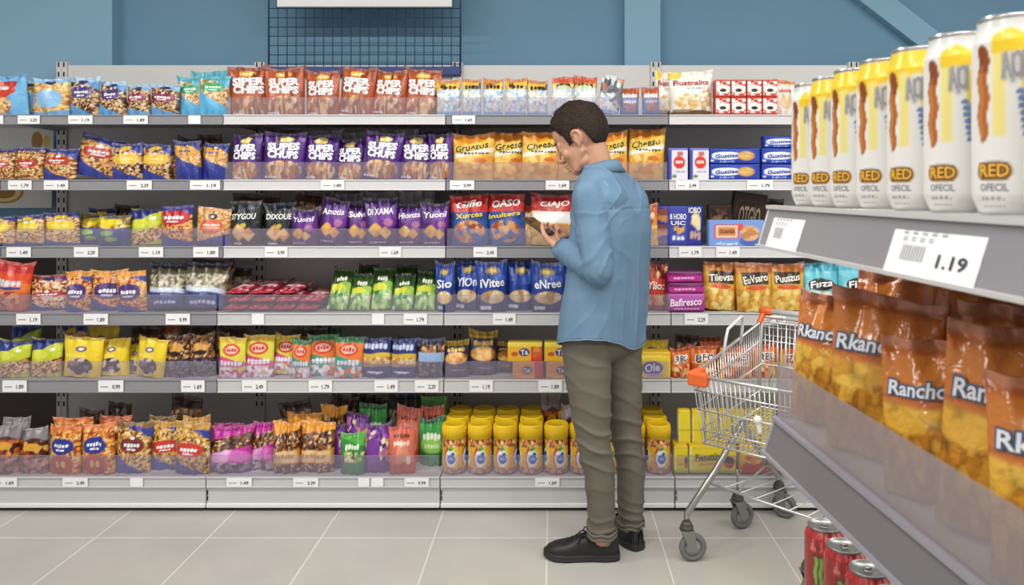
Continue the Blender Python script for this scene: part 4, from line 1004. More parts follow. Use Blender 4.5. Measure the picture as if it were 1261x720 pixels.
def lathe_print(name, prof, art, seed, n, m, nz=40):
    """a turned body whose print runs round it"""
    zs = [p[1] for p in prof]; rs = [p[0] for p in prof]
    zz = np.unique(np.concatenate([np.linspace(zs[0], zs[-1], nz), zs])); rr = np.interp(zz, zs, rs)
    th = np.linspace(0, 2 * PI, n, endpoint=False)
    T, Z = np.meshgrid(th, zz); Rr = np.repeat(rr[:, None], n, 1)
    P = np.stack([Rr * np.sin(T), -Rr * np.cos(T), Z], -1).reshape(-1, 3)
    fs = []
    for j in range(len(zz) - 1):
        for k in range(n):
            k2 = (k + 1) % n; fs.append([j * n + k, j * n + k2, (j + 1) * n + k2, (j + 1) * n + k])
    fs.append(list(range(n - 1, -1, -1))); fs.append([(len(zz) - 1) * n + k for k in range(n)])
    me = bpy.data.meshes.new(name); me.from_pydata(P.tolist(), [], fs)
    me.polygons.foreach_set('use_smooth', [True] * (len(fs) - 2) + [False] * 2)
    A = Art((T / (2 * PI) + .5) % 1.0, (Z - zs[0]) / (zs[-1] - zs[0]), seed); art(A)      # u = .5 faces -y
    set_print(me, A.C.reshape(-1, 3)); me.materials.append(m)
    return me
jz = .165
jar_me = lathe_print('peanut_jar', [(.046, 0), (.0535, .006), (R_J, .02), (R_J, .14), (.0535, .153), (.049, jz)], jar_art, 3, 72, M_film, 44)
lm = MB(); prof = [(.05, jz - .006), (.0555, jz - .004), (.0555, jz + .05), (.054, jz + .056), (.049, jz + .0595), (.047, jz + .058), (.001, jz + .058)]
lm.lathe(prof, 40)
for k in range(40):
    a_ = 2 * PI * k / 40; c_, s_ = math.cos(a_), math.sin(a_)
    lm.tube([(c_ * .0556, s_ * .0556, jz + .002), (c_ * .0556, s_ * .0556, jz + .047)], .0011, 4)
lid_me = lm.mesh('lid', mat('yellow_lid', '#f2c81c', 0.35, var=.03))
JARS = []
def jar(X, Y, rz, lab, group=None):
    o = bpy.data.objects.new('peanut_jar', jar_me); link(o); o.location = (X, Y, DECK[6] + .0005); o.rotation_euler = (0, 0, rz + PI / 4)
    l = bpy.data.objects.new('lid', lid_me); link(l, o); l['label'] = 'yellow screw lid'
    tag(o, lab, 'jar', group); JARS.append(o)
Yj = YF[6] + .024 + R_J
fx = [559.5, 590, 620, 650, 679, 708, 738, 766, 785, 811]
fx = [559.5 + 31.4 * k for k in range(9)]
for k, px in enumerate(fx):
    jar((px - VPX) * Yj / FPX, Yj, rnd.uniform(-.35, .35), f'yellow-lidded peanut jar at the shelf front, {ORD[k]} from the bright green pouch', 'peanut jars on the base shelf')
for rr in (1, 2):
    for k in range(9):
        X = (fx[k] - VPX) * Yj / FPX
        if rr == 1 and k in (4, 5): continue
        jar(X + rnd.uniform(-.002, .002), Yj + .118 * rr, rnd.uniform(-.35, .35), f'yellow-lidded peanut jar in the {["", "second", "rear"][rr]} row, {ORD[k]} from the green pouches', 'peanut jars on the base shelf')
# small dark red bags stand among the jars, behind the fifth
for q, (xa, xb_, yt) in enumerate(((664, 690, 493), (691, 708, 499))):
    put('silvertop', 6, xa, xb_, yt, dz=.118, rear=True, d=.05)

# price tickets
TK = {1: [(-14, 4), (22, 49), (84, 114), (152, 182), (232, 247), (557, 585), (680, 697)],
      2: [(10, 39), (54, 84), (156, 187), (234, 271), (395, 424), (554, 584), (672, 701), (832, 861), (920, 952)],
      3: [(8, 38), (91, 121), (171, 201), (238, 269), (326, 354), (467, 494), (583, 612), (836, 864), (882, 911), (1003, 1028)],
      4: [(20, 50), (103, 133), (204, 234), (310, 325), (458, 473), (497, 526), (607, 635), (843, 872), (940, 968)],
      5: [(3, 33), (121, 152), (223, 252), (298, 328), (380, 409), (461, 490), (511, 540), (578, 607), (663, 692), (778, 791)],
      6: [(-10, 21), (77, 108), (160, 176), (279, 310), (361, 392), (441, 455), (457, 472), (498, 528), (659, 689)]}
PR = ['1.49', '2.29', '1.19', '1.89', '0.99', '1.69', '2.49', '1.79']
TICKETS = []
n = 0
TMES = {}
for r, lst in TK.items():
    for (x0, x1) in lst:
        Y = YF[r] - .0045
        A, B = PX(x0, LIPPX[r][0] + 1.2, Y), PX(x1, LIPPX[r][1] - .6, Y)
        W, H = B.x - A.x, A.z - B.z
        o = MB().box(-W / 2, W / 2, -.0006, .0004, 0, H).build('price_ticket', M_ticket)
        o.location = ((A.x + B.x) / 2, Y, B.z)
        if W > .07:
            pk = PR[n % len(PR)]
            if pk not in TMES:
                fl = lambda u, v, l: np.stack([(u - .5) * .112, -l + .0012 + 0 * u, v * .042], -1)
                TMES[pk] = lettering([(pk, .72, .45, .3, .36, '#4a4a52', None), ('-----', .25, .45, .3, .1, '#6a6a74', None)], fl, .112, .042)
            t = bpy.data.objects.new('price', TMES[pk]); link(t, o); t.scale = (W / .112, 1, H / .042)
        n += 1
        TICKETS.append((o, r, (x0 + x1) / 2))

# ------------------------------------------------------------------ set every pack down on its shelf, clear of the riser, the back and its neighbours
from mathutils.bvhtree import BVHTree
PROXY = {}
def proxy(o):
    me = o.data
    if me.name not in PROXY:
        c = np.empty(len(me.vertices) * 3); me.vertices.foreach_get('co', c); c = c.reshape(-1, 3)
        nu, nv = 42, 52
        if len(c) == 2 * (nu + 1) * (nv + 1):
            G = c.reshape(2, nv + 1, nu + 1, 3)[:, ::2, ::3]
            h, w_ = G.shape[1:3]; V_ = G.reshape(-1, 3); fs = []
            for s in (0, 1):
                for j in range(h - 1):
                    for i in range(w_ - 1):
                        a_ = s * h * w_ + j * w_ + i; fs.append((a_, a_ + 1, a_ + w_ + 1, a_ + w_))
            PROXY[me.name] = (c, V_, fs)
        else:
            lo, hi = c.min(0), c.max(0)
            V_ = np.array([(x, y, z_) for z_ in (lo[2], hi[2]) for y in (lo[1], hi[1]) for x in (lo[0], hi[0])])
            PROXY[me.name] = (c, V_, [(0, 2, 3, 1), (4, 5, 7, 6), (0, 1, 5, 4), (2, 6, 7, 3), (0, 4, 6, 2), (1, 3, 7, 5)])
    return PROXY[me.name]
def world_of(o): return np.array(Matrix.LocRotScale(o.location, o.rotation_euler, o.scale))
def seat(o, row, free=True):
    c = proxy(o)[0]; M = world_of(o); P = c @ M[:3, :3].T + M[:3, 3]
    o.location.z += DECK[row] + .0006 - P[:, 2].min() if free else 0
    o.location.y += max(0, YF[row] + .0135 - P[:, 1].min())
    o.location.y -= max(0, P[:, 1].max() - (YB - .0145))
def tree_of(o, V_, fs):
    M = world_of(o); P = V_ @ M[:3, :3].T + M[:3, 3]
    return P, BVHTree.FromPolygons([tuple(q) for q in P], fs)
HEAP = ('redpack',)
for row in range(1, 7):
    its = [d for d in ITEMS if d['row'] == row]
    order = [d for d in its if d['stack'] and d['key'] not in HEAP] + sorted([d for d in its if not d['stack'] and not d['rear'] and d['key'] not in HEAP], key=lambda d: (round(d['y'], 2), d['x'])) \
        + sorted([d for d in its if d['rear'] and not d['stack'] and d['key'] not in HEAP], key=lambda d: (d['y'], d['x']))
    done = []
    if row == 6:
        for j_ in JARS:
            c = np.array([v.co for v in lid_me.vertices]); lo, hi = np.array(j_.location) + (-R_J, -R_J, 0), np.array(j_.location) + (R_J, R_J, H_J)
            V_ = np.array([(x, y, z_) for z_ in (lo[2], hi[2]) for y in (lo[1], hi[1]) for x in (lo[0], hi[0])])
            done.append((lo, hi, BVHTree.FromPolygons([tuple(q) for q in V_], [(0, 2, 3, 1), (4, 5, 7, 6), (0, 1, 5, 4), (2, 6, 7, 3), (0, 4, 6, 2), (1, 3, 7, 5)])))
    for d in order:
        o = d['o']; _, V_, fs = proxy(o)
        seat(o, row, not d['stack'])
        for step in range(16):
            P, T = tree_of(o, V_, fs); lo, hi = P.min(0), P.max(0)
            hit = any((lo < h2).all() and (hi > l2).all() and T.overlap(t2) for l2, h2, t2 in done)
            if not hit or d['stack']: break
            if hi[1] > YB - .022 or step == 15:
                # no room further back: a narrower pack
                o.scale.x *= .94; o.scale.y *= .9
                if step > 12: break
            else: o.location.y += .007
        seat(o, row, not d['stack'])
        P, T = tree_of(o, V_, fs); done.append((P.min(0), P.max(0), T))

# ------------------------------------------------------------------ labels for the goods
def neigh(items, i, key):
    """the nearest goods of another kind beside a run of like ones, and from which end to count"""
    for j in range(i - 1, -1, -1):
        if items[j]['key'] != key: return items[j]['key'], 1
    for j in range(i + 1, len(items)):
        if items[j]['key'] != key: return items[j]['key'], -1
    return None, 1
for row in range(1, 7):
    front = sorted([d for d in ITEMS if d['row'] == row and not d['rear']], key=lambda d: (d['x'], d['z']))
    runs = {}
    for i, d in enumerate(front): runs.setdefault(d['key'], []).append(i)
    for key, idx in runs.items():
        k = K[key]
        n_ = len(idx)
        nk, sgn = neigh(front, idx[0], key)
        if sgn < 0:
            nk = next((front[j]['key'] for j in range(idx[-1] + 1, len(front)) if front[j]['key'] != key), None); idx = idx[::-1]
        nk_s = K[nk]['short'] if nk else 'wall'
        if not n_ > 1 and row == 6 and key == 'pien': pass
        levels = sorted({round(front[i]['z'], 3) for i in idx}) if any(front[i]['stack'] for i in idx) else []
        cnt = {}
        for i in idx:
            d = front[i]
            if len(levels) > 1:
                lv = levels.index(round(d['z'], 3)); c = cnt.get(lv, 0); cnt[lv] = c + 1
                lvn = ['bottom', 'upper', 'topmost'][min(lv, 2)] if len(levels) < 3 else ['bottom', 'middle', 'topmost'][lv] if key != 'redpack' else ['bottom', 'middle', 'topmost'][lv]
                lab = f"{k['desc']}, {lvn} layer, {ORD[c]} from the {nk_s}"
            elif n_ > 1:
                lab = f"{k['desc']}, {ORD[idx.index(i)]} from the {nk_s} on the {ROWNAME[row]}"
            else:
                lab = f"{k['desc']} beside the {nk_s} on the {ROWNAME[row]}"
            d['label'] = lab; d['grp'] = f"{k['short']} on the {ROWNAME[row]}" if n_ > 1 else None
    rear = sorted([d for d in ITEMS if d['row'] == row and d['rear']], key=lambda d: d['x'])
    seen = {}
    for d in rear:
        f = min(front, key=lambda q: abs(q['x'] - d['x']))
        kk = (d['key'], f['key']); seen.setdefault(kk, []).append(d)
    for (key, fk), ds in seen.items():
        for c, d in enumerate(ds):
            pre = '' if len(ds) == 1 else ORD[c] + ' '
            d['label'] = f"{pre}{K[key]['desc']} behind the {K[fk]['short']} on the {ROWNAME[row]}"; d['grp'] = f"goods at the back of the {ROWNAME[row]}"
for d in ITEMS:
    lab = d['label']
    if len(lab.split()) > 16: lab = lab.replace(' on the ', ', ').replace(' from the ', ' from ').replace(' behind the ', ' behind ').replace(' beside the ', ' by ')
    tag(d['o'], lab, K[d['key']]['cat'], d['grp'])
used = {}
tl = []
for (o, r, x) in TICKETS:
    front = [d for d in ITEMS if d['row'] == r and not d['rear']]
    f = min(front, key=lambda q: abs(q['x'] - x))
    s = K[f['key']]['short']
    if r == 6 and 550 < x < 826: s = 'peanut jars'
    tl.append((o, r, s, x))
for (o, r, s, x) in tl:
    same = [q for q in tl if q[1] == r and q[2] == s]
    c = [q[0] for q in same].index(o)
    pre = f'{ORD[c]} ' if len(same) > 1 else ''
    tag(o, f'{pre}white price ticket below the {s}, {ROWNAME[r]} edge', 'price ticket', f'price tickets on the {ROWNAME[r]} edge')
labs = {}
for o in [d['o'] for d in ITEMS] + [q[0] for q in tl]:
    L_ = len(o['label'].split())
    if o['label'] in labs or L_ > 16 or L_ < 4: print('LABEL', L_, o['label'])
    labs[o['label']] = 1
print('ITEMS', len(ITEMS), len(JARS), len(TICKETS))

# ------------------------------------------------------------------ the shopping trolley
def cart():
    FL = Vector((.523, 2.75, .769)); Wv = Vector((.39, -.317, 0)); Lv = Vector((.406, .5, 0))
    Wn, Ln = Wv.normalized(), Lv.normalized()
    Wd, Ld = .50, .62
    base = FL + Wn * Wd / 2 + Ln * Ld / 2; base.z = 0
    t = empty('shopping_trolley', base)
    tag(t, 'chrome wire shopping trolley with orange corners beside the shopper', 'shopping trolley')
    def q(a, b, z): return FL * 1 + Wn * (a * Wd) + Ln * (b * Ld) + Vector((0, 0, z - FL.z)) - base
    zf, zr, zb = .769, .885, .515
    # the basket tapers to its floor; corner points at floor and rim
    def rim(a, b): return q(a, b, zf + (zr - zf) * b)
    def flr(a, b): return q(.05 + .9 * a, .05 + .86 * b, zb + .015 * b)
    def wall(a, b, s): return flr(a, b).lerp(rim(a, b), s)
    def sub(name, pts, r, parent=t, n=6, m=M_chrome, closed=False, lab=None):
        o = MB().tube(pts, r, n, closed).build(name, m, parent)
        if lab: o['label'] = lab
        return o
    w = MB(); r = .0021
    nW, nL = 27, 28
    for k in range(nW + 1):
        a = k / nW
        w.tube([wall(a, 0, 1), flr(a, 0), flr(a, 1)], r, 5)                 # front bars running on under the floor
        w.tube([flr(a, 1), wall(a, 1, 1)], r, 5)
    for k in range(1, nL):
        b = k / nL
        w.tube([wall(0, b, 1), flr(0, b)], r, 5); w.tube([wall(1, b, 1), flr(1, b)], r, 5)
    for k in range(1, 12):
        b = k / 12
        w.tube([flr(0, b), flr(1, b)], r, 5)
    w.build('basket_mesh', M_chrome, t)
    h = MB()
    for s in (.2, .5, .78):
        h.tube([wall(0, 0, s), wall(1, 0, s), wall(1, 1, s), wall(0, 1, s)], .0034, 6, True)
    h.tube([flr(0, 0), flr(1, 0), flr(1, 1), flr(0, 1)], .004, 6, True)
    h.build('basket_hoop', M_chrome, t)
    sub('basket_rim', [rim(0, 0), rim(1, 0), rim(1, 1), rim(0, 1)], .0065, n=10, closed=True)
    # orange bumpers on the front corners
    M_or = mat('orange_plastic', '#e0672a', 0.4)
    for a in (0, 1):
        c = rim(a, 0); o = MB()
        bm_ = MB().box(-.016, .062, -.017, .017, -.036, .016, .008)
        R = Matrix((( (Wn if a == 0 else -Wn).x, Ln.x, 0), ((Wn if a == 0 else -Wn).y, Ln.y, 0), (0, 0, 1)))
        o.add([c + R @ Vector(v) for v in bm_.v], bm_.f); bm_ = MB().box(-.016, .017, -.01, .075, -.03, .018, .008)
        o.add([c + R @ Vector(v) for v in bm_.v], bm_.f)
        o.build('corner_bumper', M_or, t)['label'] = 'orange corner bumper'
    # handle posts, handle and grips
    zh = .93
    hl, hr = q(0, 1.02, zh), q(1, 1.02, zh)
    for a in (0, 1):
        sub('handle_post', [q(a * .98 + .01, .93, zb + .03), q(a * .98 + .01, .97, .80), q(a * .98 + .01, 1.0, zh - .02), q(a, 1.02, zh)], .0085, n=10)
    hb = sub('handle', [hl.lerp(hr, .06), hl.lerp(hr, .94)], .0125, n=14, m=mat('handle_plastic', '#cfcfcd', .35))
    for a in (0, 1):
        e = hl if a == 0 else hr; d_ = Wn if a == 0 else -Wn
        o = MB(); o.tube([e - d_ * .012, e + d_ * .004, e + d_ * .03, e + d_ * .045], [.012, .02, .02, .015], 14); o.capsule(e + d_ * .01, e - Ln * .03 - Vector((0, 0, .045)), .014, .011)
        o.build('handle_grip', M_or, t)['label'] = 'orange handle end'
    # rear gate: rods below the handle
    g = MB()
    for z in (.905, .865, .83): g.tube([q(.02, .99, z), q(.98, .99, z)], .0034, 6)
    for k in range(1, 13): g.tube([q(k / 13, .99, .905), q(.04 + .92 * k / 13, .95, zb + .04)], .0024, 5)
    g.build('rear_gate', M_chrome, t)
    # folded child seat frame: a white bow standing over the side
    M_wp = mat('white_plastic', '#dcdcd8', 0.4)
    sub('seat_bow', [q(.06, .30, .80), q(.07, .33, .88), q(.08, .34, .915), q(.10, .50, .952), q(.10, .53, .948), q(.08, .55, .90), q(.06, .56, .835)], .0062, n=8, m=M_wp, lab='white seat bow')
    o = MB(); c = wall(.5, 0, .53) - Ln * .006; o.sphere(c, .016); o.capsule(c, c - Vector((0, 0, .04)) + Wn * .008, .011, .008); o.build('wire_clip', M_wp, t)['label'] = 'white plastic clip'
    # undercarriage
    M_tube = mat('trolley_tube', '#a9a9a4', 0.28, metal=.85)
    M_tyre = mat('grey_rubber_tyre', '#6e6e6c', 0.6); M_hub = mat('wheel_hub', '#b0b0ac', 0.35); M_fork = mat('zinc_fork', '#8f8f8c', 0.35, metal=.6)
    def caster(pos, name='caster', rad=.055, yaw=0.0):
        cpos = Vector(pos) - base
        root = bpy.data.objects.new(name, None); link(root, t); root.location = cpos; root.rotation_euler = (0, 0, yaw)
        ty = MB(); prof = []
        for k in range(9):
            a_ = PI * k / 8; prof.append((rad - .012 + .012 * math.sin(a_), -.014 * math.cos(a_)))
        ty.lathe(prof + [(rad - .02, .014), (rad - .02, -.014), prof[0]], 36, 'y', (0, 0, rad), caps=False); ty.build('tyre', M_tyre, root)
        hb_ = MB(); hb_.lathe([(.004, -.016), (.012, -.016), (.014, -.009), (rad - .019, -.007), (rad - .019, .007), (.014, .009), (.012, .016), (.004, .016)], 28, 'y', (0, 0, rad)); hb_.build('hub', M_hub, root)
        fk = MB()
        for sy in (-1, 1):
            fk.add([(-.014, sy * .019, rad - .012), (.014, sy * .019, rad - .012), (.002, sy * .02, rad * 2 + .012), (-.048, sy * .02, rad * 2 + .012),
                    (-.014, sy * .022, rad - .012), (.014, sy * .022, rad - .012), (.002, sy * .023, rad * 2 + .012), (-.048, sy * .023, rad * 2 + .012)],
                   [(0, 1, 2, 3), (7, 6, 5, 4), (0, 4, 5, 1), (1, 5, 6, 2), (2, 6, 7, 3), (3, 7, 4, 0)])
        fk.box(-.05, .004, -.023, .023, rad * 2 + .009, rad * 2 + .015, .002); fk.build('fork', M_fork, root)
        sw = MB(); sw.lathe([(.02, 0), (.026, .004), (.026, .014), (.02, .018), (.022, .022), (.018, .03), (.012, .034)], 24, loc=(-.024, 0, rad * 2 + .014)); sw.build('swivel', mat('dark_swivel', '#4a4a46', .5), root)
        return Vector(pos) - base + Matrix.Rotation(yaw, 3, 'Z') @ Vector((-.024, 0, rad * 2 + .046))
    def gp(px, py): Y = FPX * CAMZ / (py - VPY); return Vector(((px - VPX) * Y / FPX, Y, 0))
    c1 = caster(gp(853, 690), yaw=.1); c2 = caster(gp(914, 650), yaw=.35); c3 = caster(gp(966, 637), 'rear_caster', yaw=-.6)
    c4 = caster(gp(853, 690) + Wn * .48, yaw=.3)
    side = q(.04, .62, zb - .012)
    o = MB(); o.tube([side + Ln * .05, side, side.lerp(c1, .5), c1 + Vector((0, 0, .03)), c1], [.013, .0135, .0135, .0135, .013], 12); o.build('front_leg', M_tube, t)
    o = MB(); o.tube([side, side.lerp(c3, .3), side.lerp(c3, .7), c3 + Vector((0, 0, .02)), c3 - Vector((0, 0, .02))], .0135, 12); o.build('rear_leg', M_tube, t)
    side2 = q(.96, .62, zb - .012)
    o = MB(); o.tube([side2, side2.lerp(c4, .6), c4 + Vector((0, 0, .03)), c4], .0135, 12); o.build('front_leg', M_tube, t)
    o = MB(); o.tube([c2, c2 + Vector((0, 0, .06)), c2 + Vector((0.0, 0.0, .10))], .005, 8); o.build('stem', M_tube, t)
    # lower tray of rods between the legs
    la = side.lerp(c1, .62); lb = side.lerp(c3, .62)
    tr = MB(); a1 = la; a2 = la + Wn * .46 - Vector((0, 0, .03)); b1 = lb - Vector((0, 0, .02)); b2 = lb + Wn * .46 - Vector((0, 0, .03))
    tr.tube([a1, a2], .005, 8); tr.tube([b1, b2], .005, 8); tr.tube([a1, c2 + Vector((0, 0, .004)), b1], .005, 8); tr.tube([a2, b2], .005, 8)
    for k in range(1, 7): tr.tube([a1.lerp(a2, k / 7), b1.lerp(b2, k / 7)], .0028, 6)
    tr.build('lower_tray', M_chrome, t)
cart()

# ------------------------------------------------------------------ display in front: drinks cans above, orange bags below
X0F, SL = .374, -.0736            # its front edge runs along x = X0F + SL * y
ANG = math.atan2(-SL, 1)          # yaw of the edge against the depth axis
def fr(y, inn, z):                # a point of the display: y along the edge, inn = how far behind the edge
    return Vector((X0F + SL * y + inn * math.cos(ANG), y + inn * math.sin(ANG), z))
DT = 1.4316                       # top of the upper shelf
DB = 1.142                        # top of the lower shelf
DL = .70                          # top of the shelf below
FE, NE = 1.015, .10               # far and near ends
def slab(mb, y0, y1, i0, i1, z0, z1):
    vs = [fr(y, i, z) for z in (z0, z1) for y in (y0, y1) for i in (i0, i1)]
    return mb.add(vs, [(0, 2, 3, 1), (4, 5, 7, 6), (0, 1, 5, 4), (2, 6, 7, 3), (0, 4, 6, 2), (1, 3, 7, 5)])
def display():
    t = empty('display_shelf', (0, 0, 0)); t.location = fr(FE, .2, 0); org = Vector(t.location)
    tag(t, 'grey display shelving holding drinks cans above orange crisps bags', 'shelving')
    def bld(mb, name, m, parent=t):
        off = org if parent else Vector()
        mb.v = [tuple(Vector(v) - org) for v in mb.v]
        return mb.build(name, m, parent)
    M_lip = mat('grey_shelf_lip', '#8a888c', 0.35, var=.04); M_bead = mat('pale_shelf_edge', '#c9c8c6', .3)
    M_lipd = mat('grey_lower_lip', '#6e6c6e', 0.3, var=.05)
    bld(slab(MB(), NE, FE - .003, .40, .42, .0, 1.60), 'back_panel', M_panel_dk)
    bld(slab(MB(), FE - .035, FE - .003, .36, .40, .0, 1.60), 'upright', M_panel_dk)
    for zt, m in ((DT, M_lip), (DB, M_lipd)):
        s = bld(slab(MB(), NE, FE, .004 if zt == DT else .014, .40, zt - .024, zt - .001), 'shelf', M_deck)
        # slanted price rail: leans out towards its lower edge
        lh, ls, l0 = (.05, .017, .002) if zt == DT else (.043, .009, -.006)
        def lip(y0, y1, o, mb):
            a = [(-l0 - o, zt), (-ls - o, zt - lh)]
            vs = [fr(y, i + d, z) for y in (y0, y1) for (i, z) in a for d in (0, .008)]
            return mb.add(vs, [(0, 2, 3, 1), (4, 5, 7, 6), (0, 1, 5, 4), (2, 6, 7, 3), (0, 4, 6, 2), (1, 3, 7, 5)])
        bld(lip(NE, FE, 0, MB()), 'price_rail', m, s) if False else None
        o = MB(); lip(NE, FE - .006, 0, o); r_ = bld(o, 'price_rail', m); 
        r_.parent = s; r_.matrix_parent_inverse = Matrix.Identity(4)
        o = MB(); slab(o, NE, FE, -.004 - l0, .008 - l0, zt - .001, zt + .004); lip(FE - .006, FE, .0006, o)
        slab(o, NE, FE, -ls - .004, -ls + .006, zt - lh - .003, zt - lh + .001)
        e = bld(o, 'edge_bead', M_bead if zt == DT else mat('lilac_edge', '#8f8c95', .3)); e.parent = s; e.matrix_parent_inverse = Matrix.Identity(4)
    o = MB(); slab(o, NE, FE - .004, 0.009, .0115, DB + .0035, DB + .079); f = bld(o, 'clear_riser', M_clear2)
    # the lowest shelf reaches on past the end of the upper ones
    s = bld(slab(MB(), NE, 1.345, .13, .40, DL - .03, DL - .001), 'shelf', M_deck)
    bld(slab(MB(), FE + .003, 1.345, .40, .42, .0, .74), 'back_panel', M_panel_dk)
    bld(slab(MB(), 1.305, 1.345, .36, .40, 0, .74), 'upright', M_panel_dk)
    bld(slab(MB(), NE, 1.34, .16, .36, .0, .10), 'plinth', M_black)
display()

# tickets on the display's upper rail
def ftick(y0, y1, txt, lab):
    z0, z1 = DT - .004, DT - .05
    def P(u, v, l):      # u along (0 far), v up
        y = y0 + (y1 - y0) * u
        out = []
        for yy, vv in zip(np.atleast_1d(y), np.atleast_1d(v)):
            inn = -.0172 + (.015) * vv - .0004 - l
            out.append(tuple(fr(yy, inn, z1 + (z0 - z1) * vv)))
        return np.array(out)
    c = fr((y0 + y1) / 2, -.012, DT - .028)
    U, V = np.meshgrid(np.linspace(0, 1, 6), np.linspace(0, 1, 5))
    v1 = P(U.ravel(), V.ravel(), .0004) - np.array(c); v2 = P(U.ravel(), V.ravel(), -.0001) - np.array(c)
    n_ = 30; fs = []
    for j in range(4):
        for i in range(5):
            a_, b_, d_, e_ = j * 6 + i, j * 6 + i + 1, (j + 1) * 6 + i + 1, (j + 1) * 6 + i
            fs += [[a_, b_, d_, e_], [e_ + n_, d_ + n_, b_ + n_, a_ + n_]]
    me = bpy.data.meshes.new('price_ticket'); me.from_pydata(np.concatenate([v1, v2]).tolist(), [], fs); me.materials.append(M_ticket)
    o = mesh_obj('price_ticket', me); o.location = c
    tag(o, lab, 'price ticket')
    W = abs(y1 - y0); H = .048
    surf = lambda u, v, l: P(u, v, .0005 + l * .2) - np.array(c)
    sp = [(txt, .74, .34, .30, .24, '#3f3f46', None)] if txt else []
    lt = lettering(sp + [('|||||||||', .3, .42, .26, .3, '#6a6a72', None), ('= = = = =', .38, .82, .5, .09, '#8a8a92', None), ('= = = =', .32, .68, .36, .07, '#9a9aa2', None)], surf, W, H)
    mesh_obj('price', lt, o)
ftick(.985, .885, '', 'white price ticket under the far drinks cans')
ftick(.685, .555, '1.19', 'white price ticket with barcode under the near drinks cans')

# slim drinks cans
def can_art(a, white=False):
    U, V = a.U, a.V
    a.fill('#e9e8e4')
    # yellow field from the shoulder down on the right of the picture side
    if not white: a.fill('#eecb2a', a.soft(.80 + .05 * np.sin(U * 26) - V, .03) * a.soft(V - 1.0, .02))
    a.fill('#eee08a', a.box(.445, .50, .40, .86))
    if white: a.fill('#eecb2a', a.soft(.44 - a.U, .02) * a.soft(a.U - .76, .02) * a.soft(.82 - a.V, .02) * a.soft(a.V - .93 - .02 * np.sin(a.U * 40), .02)); a.fill('#d4d4d2', a.band(.955, 1.1))
    a.fill('#ecd23a', a.soft(.56 - U, .01) * a.soft(U - .80, .02) * a.soft(.40 + 1.2 * np.abs(U - .63) - V, .05) * a.soft(V - .8, .03))
    # a crisp stick
    cx = .400 + .006 * np.sin(V * 34)
    d = np.maximum(np.abs(U - cx) / .026, np.abs(V - .62) / .245)
    sup = ((np.abs(U - cx) / .030) ** 2.4 + (np.abs(V - .62) / .255) ** 4)
    a.fill('#b0642a', np.clip((1.0 - sup) * 5, 0, 1)); a.fill('#8a4418', np.clip((1 - ((np.abs(U - cx) / .03) ** 2.4 + (np.abs(V - .80) / .075) ** 4)) * 5, 0, 1)); a.fill('#d08a3c', np.clip((1 - ((np.abs(U - cx + .008) / .010) ** 2 + (np.abs(V - .58) / .2) ** 4)) * 4, 0, 1) * .7)
    for k in range(3): a.fill('#8f8f94', a.box(.485 + k * .032, .503 + k * .032, .68 - .015 * (k % 2), .82))
    a.fill('#7a5a34', a.ell(.68, .70, .06, .09)); a.fill('#4a3018', a.ell(.70, .76, .035, .04)); a.fill('#b8402c', a.ell(.665, .76, .022, .025))
    for k in range(7): a.fill('#5f7fb8', a.ell(.555 + .004 * k, .62 - .035 * k, .017, .014, 3, .2))
    a.fill('#a8a8ac', a.box(.60, .80, .08, .34)); a.fill('#c8c8ca', a.box(.82, .98, .1, .9)); a.fill('#e4d060', a.box(.84, .96, .5, .8))
    a.fill('#6b4a18', np.clip(a.ell(.435, .225, .062, .05, 3, .1) + a.ell(.47, .225, .05, .05, 3, .1), 0, 1)); a.fill('#a8741f', a.ell(.45, .225, .075, .042, 3.4, .1))
    a.scribble(.44, .085, .11, .02, '#a0a0a4', 9); a.scribble(.44, .045, .11, .012, '#b8b8bc', 10)
R_C, H_C = .0278, .154
cprof = [(.0215, 0), (.0235, .003), (R_C - .001, .012), (R_C, .016), (R_C, H_C - .020), (R_C - .0012, H_C - .016), (.0242, H_C - .006), (.0237, H_C - .003)]
can_me = lathe_print('drinks_can', cprof, can_art, 11, 120, M_canp, 110)
can_me2 = lathe_print('drinks_can', cprof, lambda a: can_art(a, True), 11, 120, M_canp, 110)
def cyl_surf(u, v, l): a_ = (np.asarray(u) - .5) * 2 * PI; r_ = R_C + l * .12; return np.stack([r_ * np.sin(a_), -r_ * np.cos(a_), np.asarray(v) * H_C], -1)
CIRC = 2 * PI * R_C
can_txt = lettering([('RED', .45, .225, .125, .062, '#f0b544', '#5a3a14'), ('OFECIL', .45, .14, .12, .038, '#8a8a8e', None), ('ACI', .525, .745, .085, .13, '#9c9ca2', None, .0), ('GUARAN', .58, .53, .12, .042, '#6c8cc4', None, 0, PI / 2 + .12)], cyl_surf, CIRC, H_C)
M_alu = mat('aluminium', '#c4c4c2', 0.25, metal=.85)
lidm = MB(); lidm.lathe([(.0238, H_C - .004), (.0245, H_C - .002), (.0245, H_C), (.0228, H_C + .0002), (.0222, H_C - .0024), (.001, H_C - .0024)], 48)
lidm.tube([(0, .006, H_C - .0015), (.004, .0, H_C - .0012), (0, -.011, H_C - .0012), (-.004, 0, H_C - .0012)], .0011, 6, True)
canlid_me = lidm.mesh('lid', M_alu)
M_ylid = mat('yellow_can_top', '#e8c024', 0.3, coat=.3)
def can(y, inn, rz, lab, white=False):
    o = bpy.data.objects.new('drinks_can', can_me2 if white else can_me); link(o)
    o.location = fr(y, inn, DT + .0046); o.rotation_euler = (0, 0, rz)
    l = bpy.data.objects.new('lid', canlid_me); link(l, o)
    x = bpy.data.objects.new('lettering', can_txt); link(x, o); x['label'] = 'brown-edged orange RED lettering'
    tag(o, lab, 'can', 'slim drinks cans on the display')
ys = [X0F * FPX / (px - 613) + .0 for px in (977, 997, 1025, 1057, 1096, 1145, 1212, 1296)]
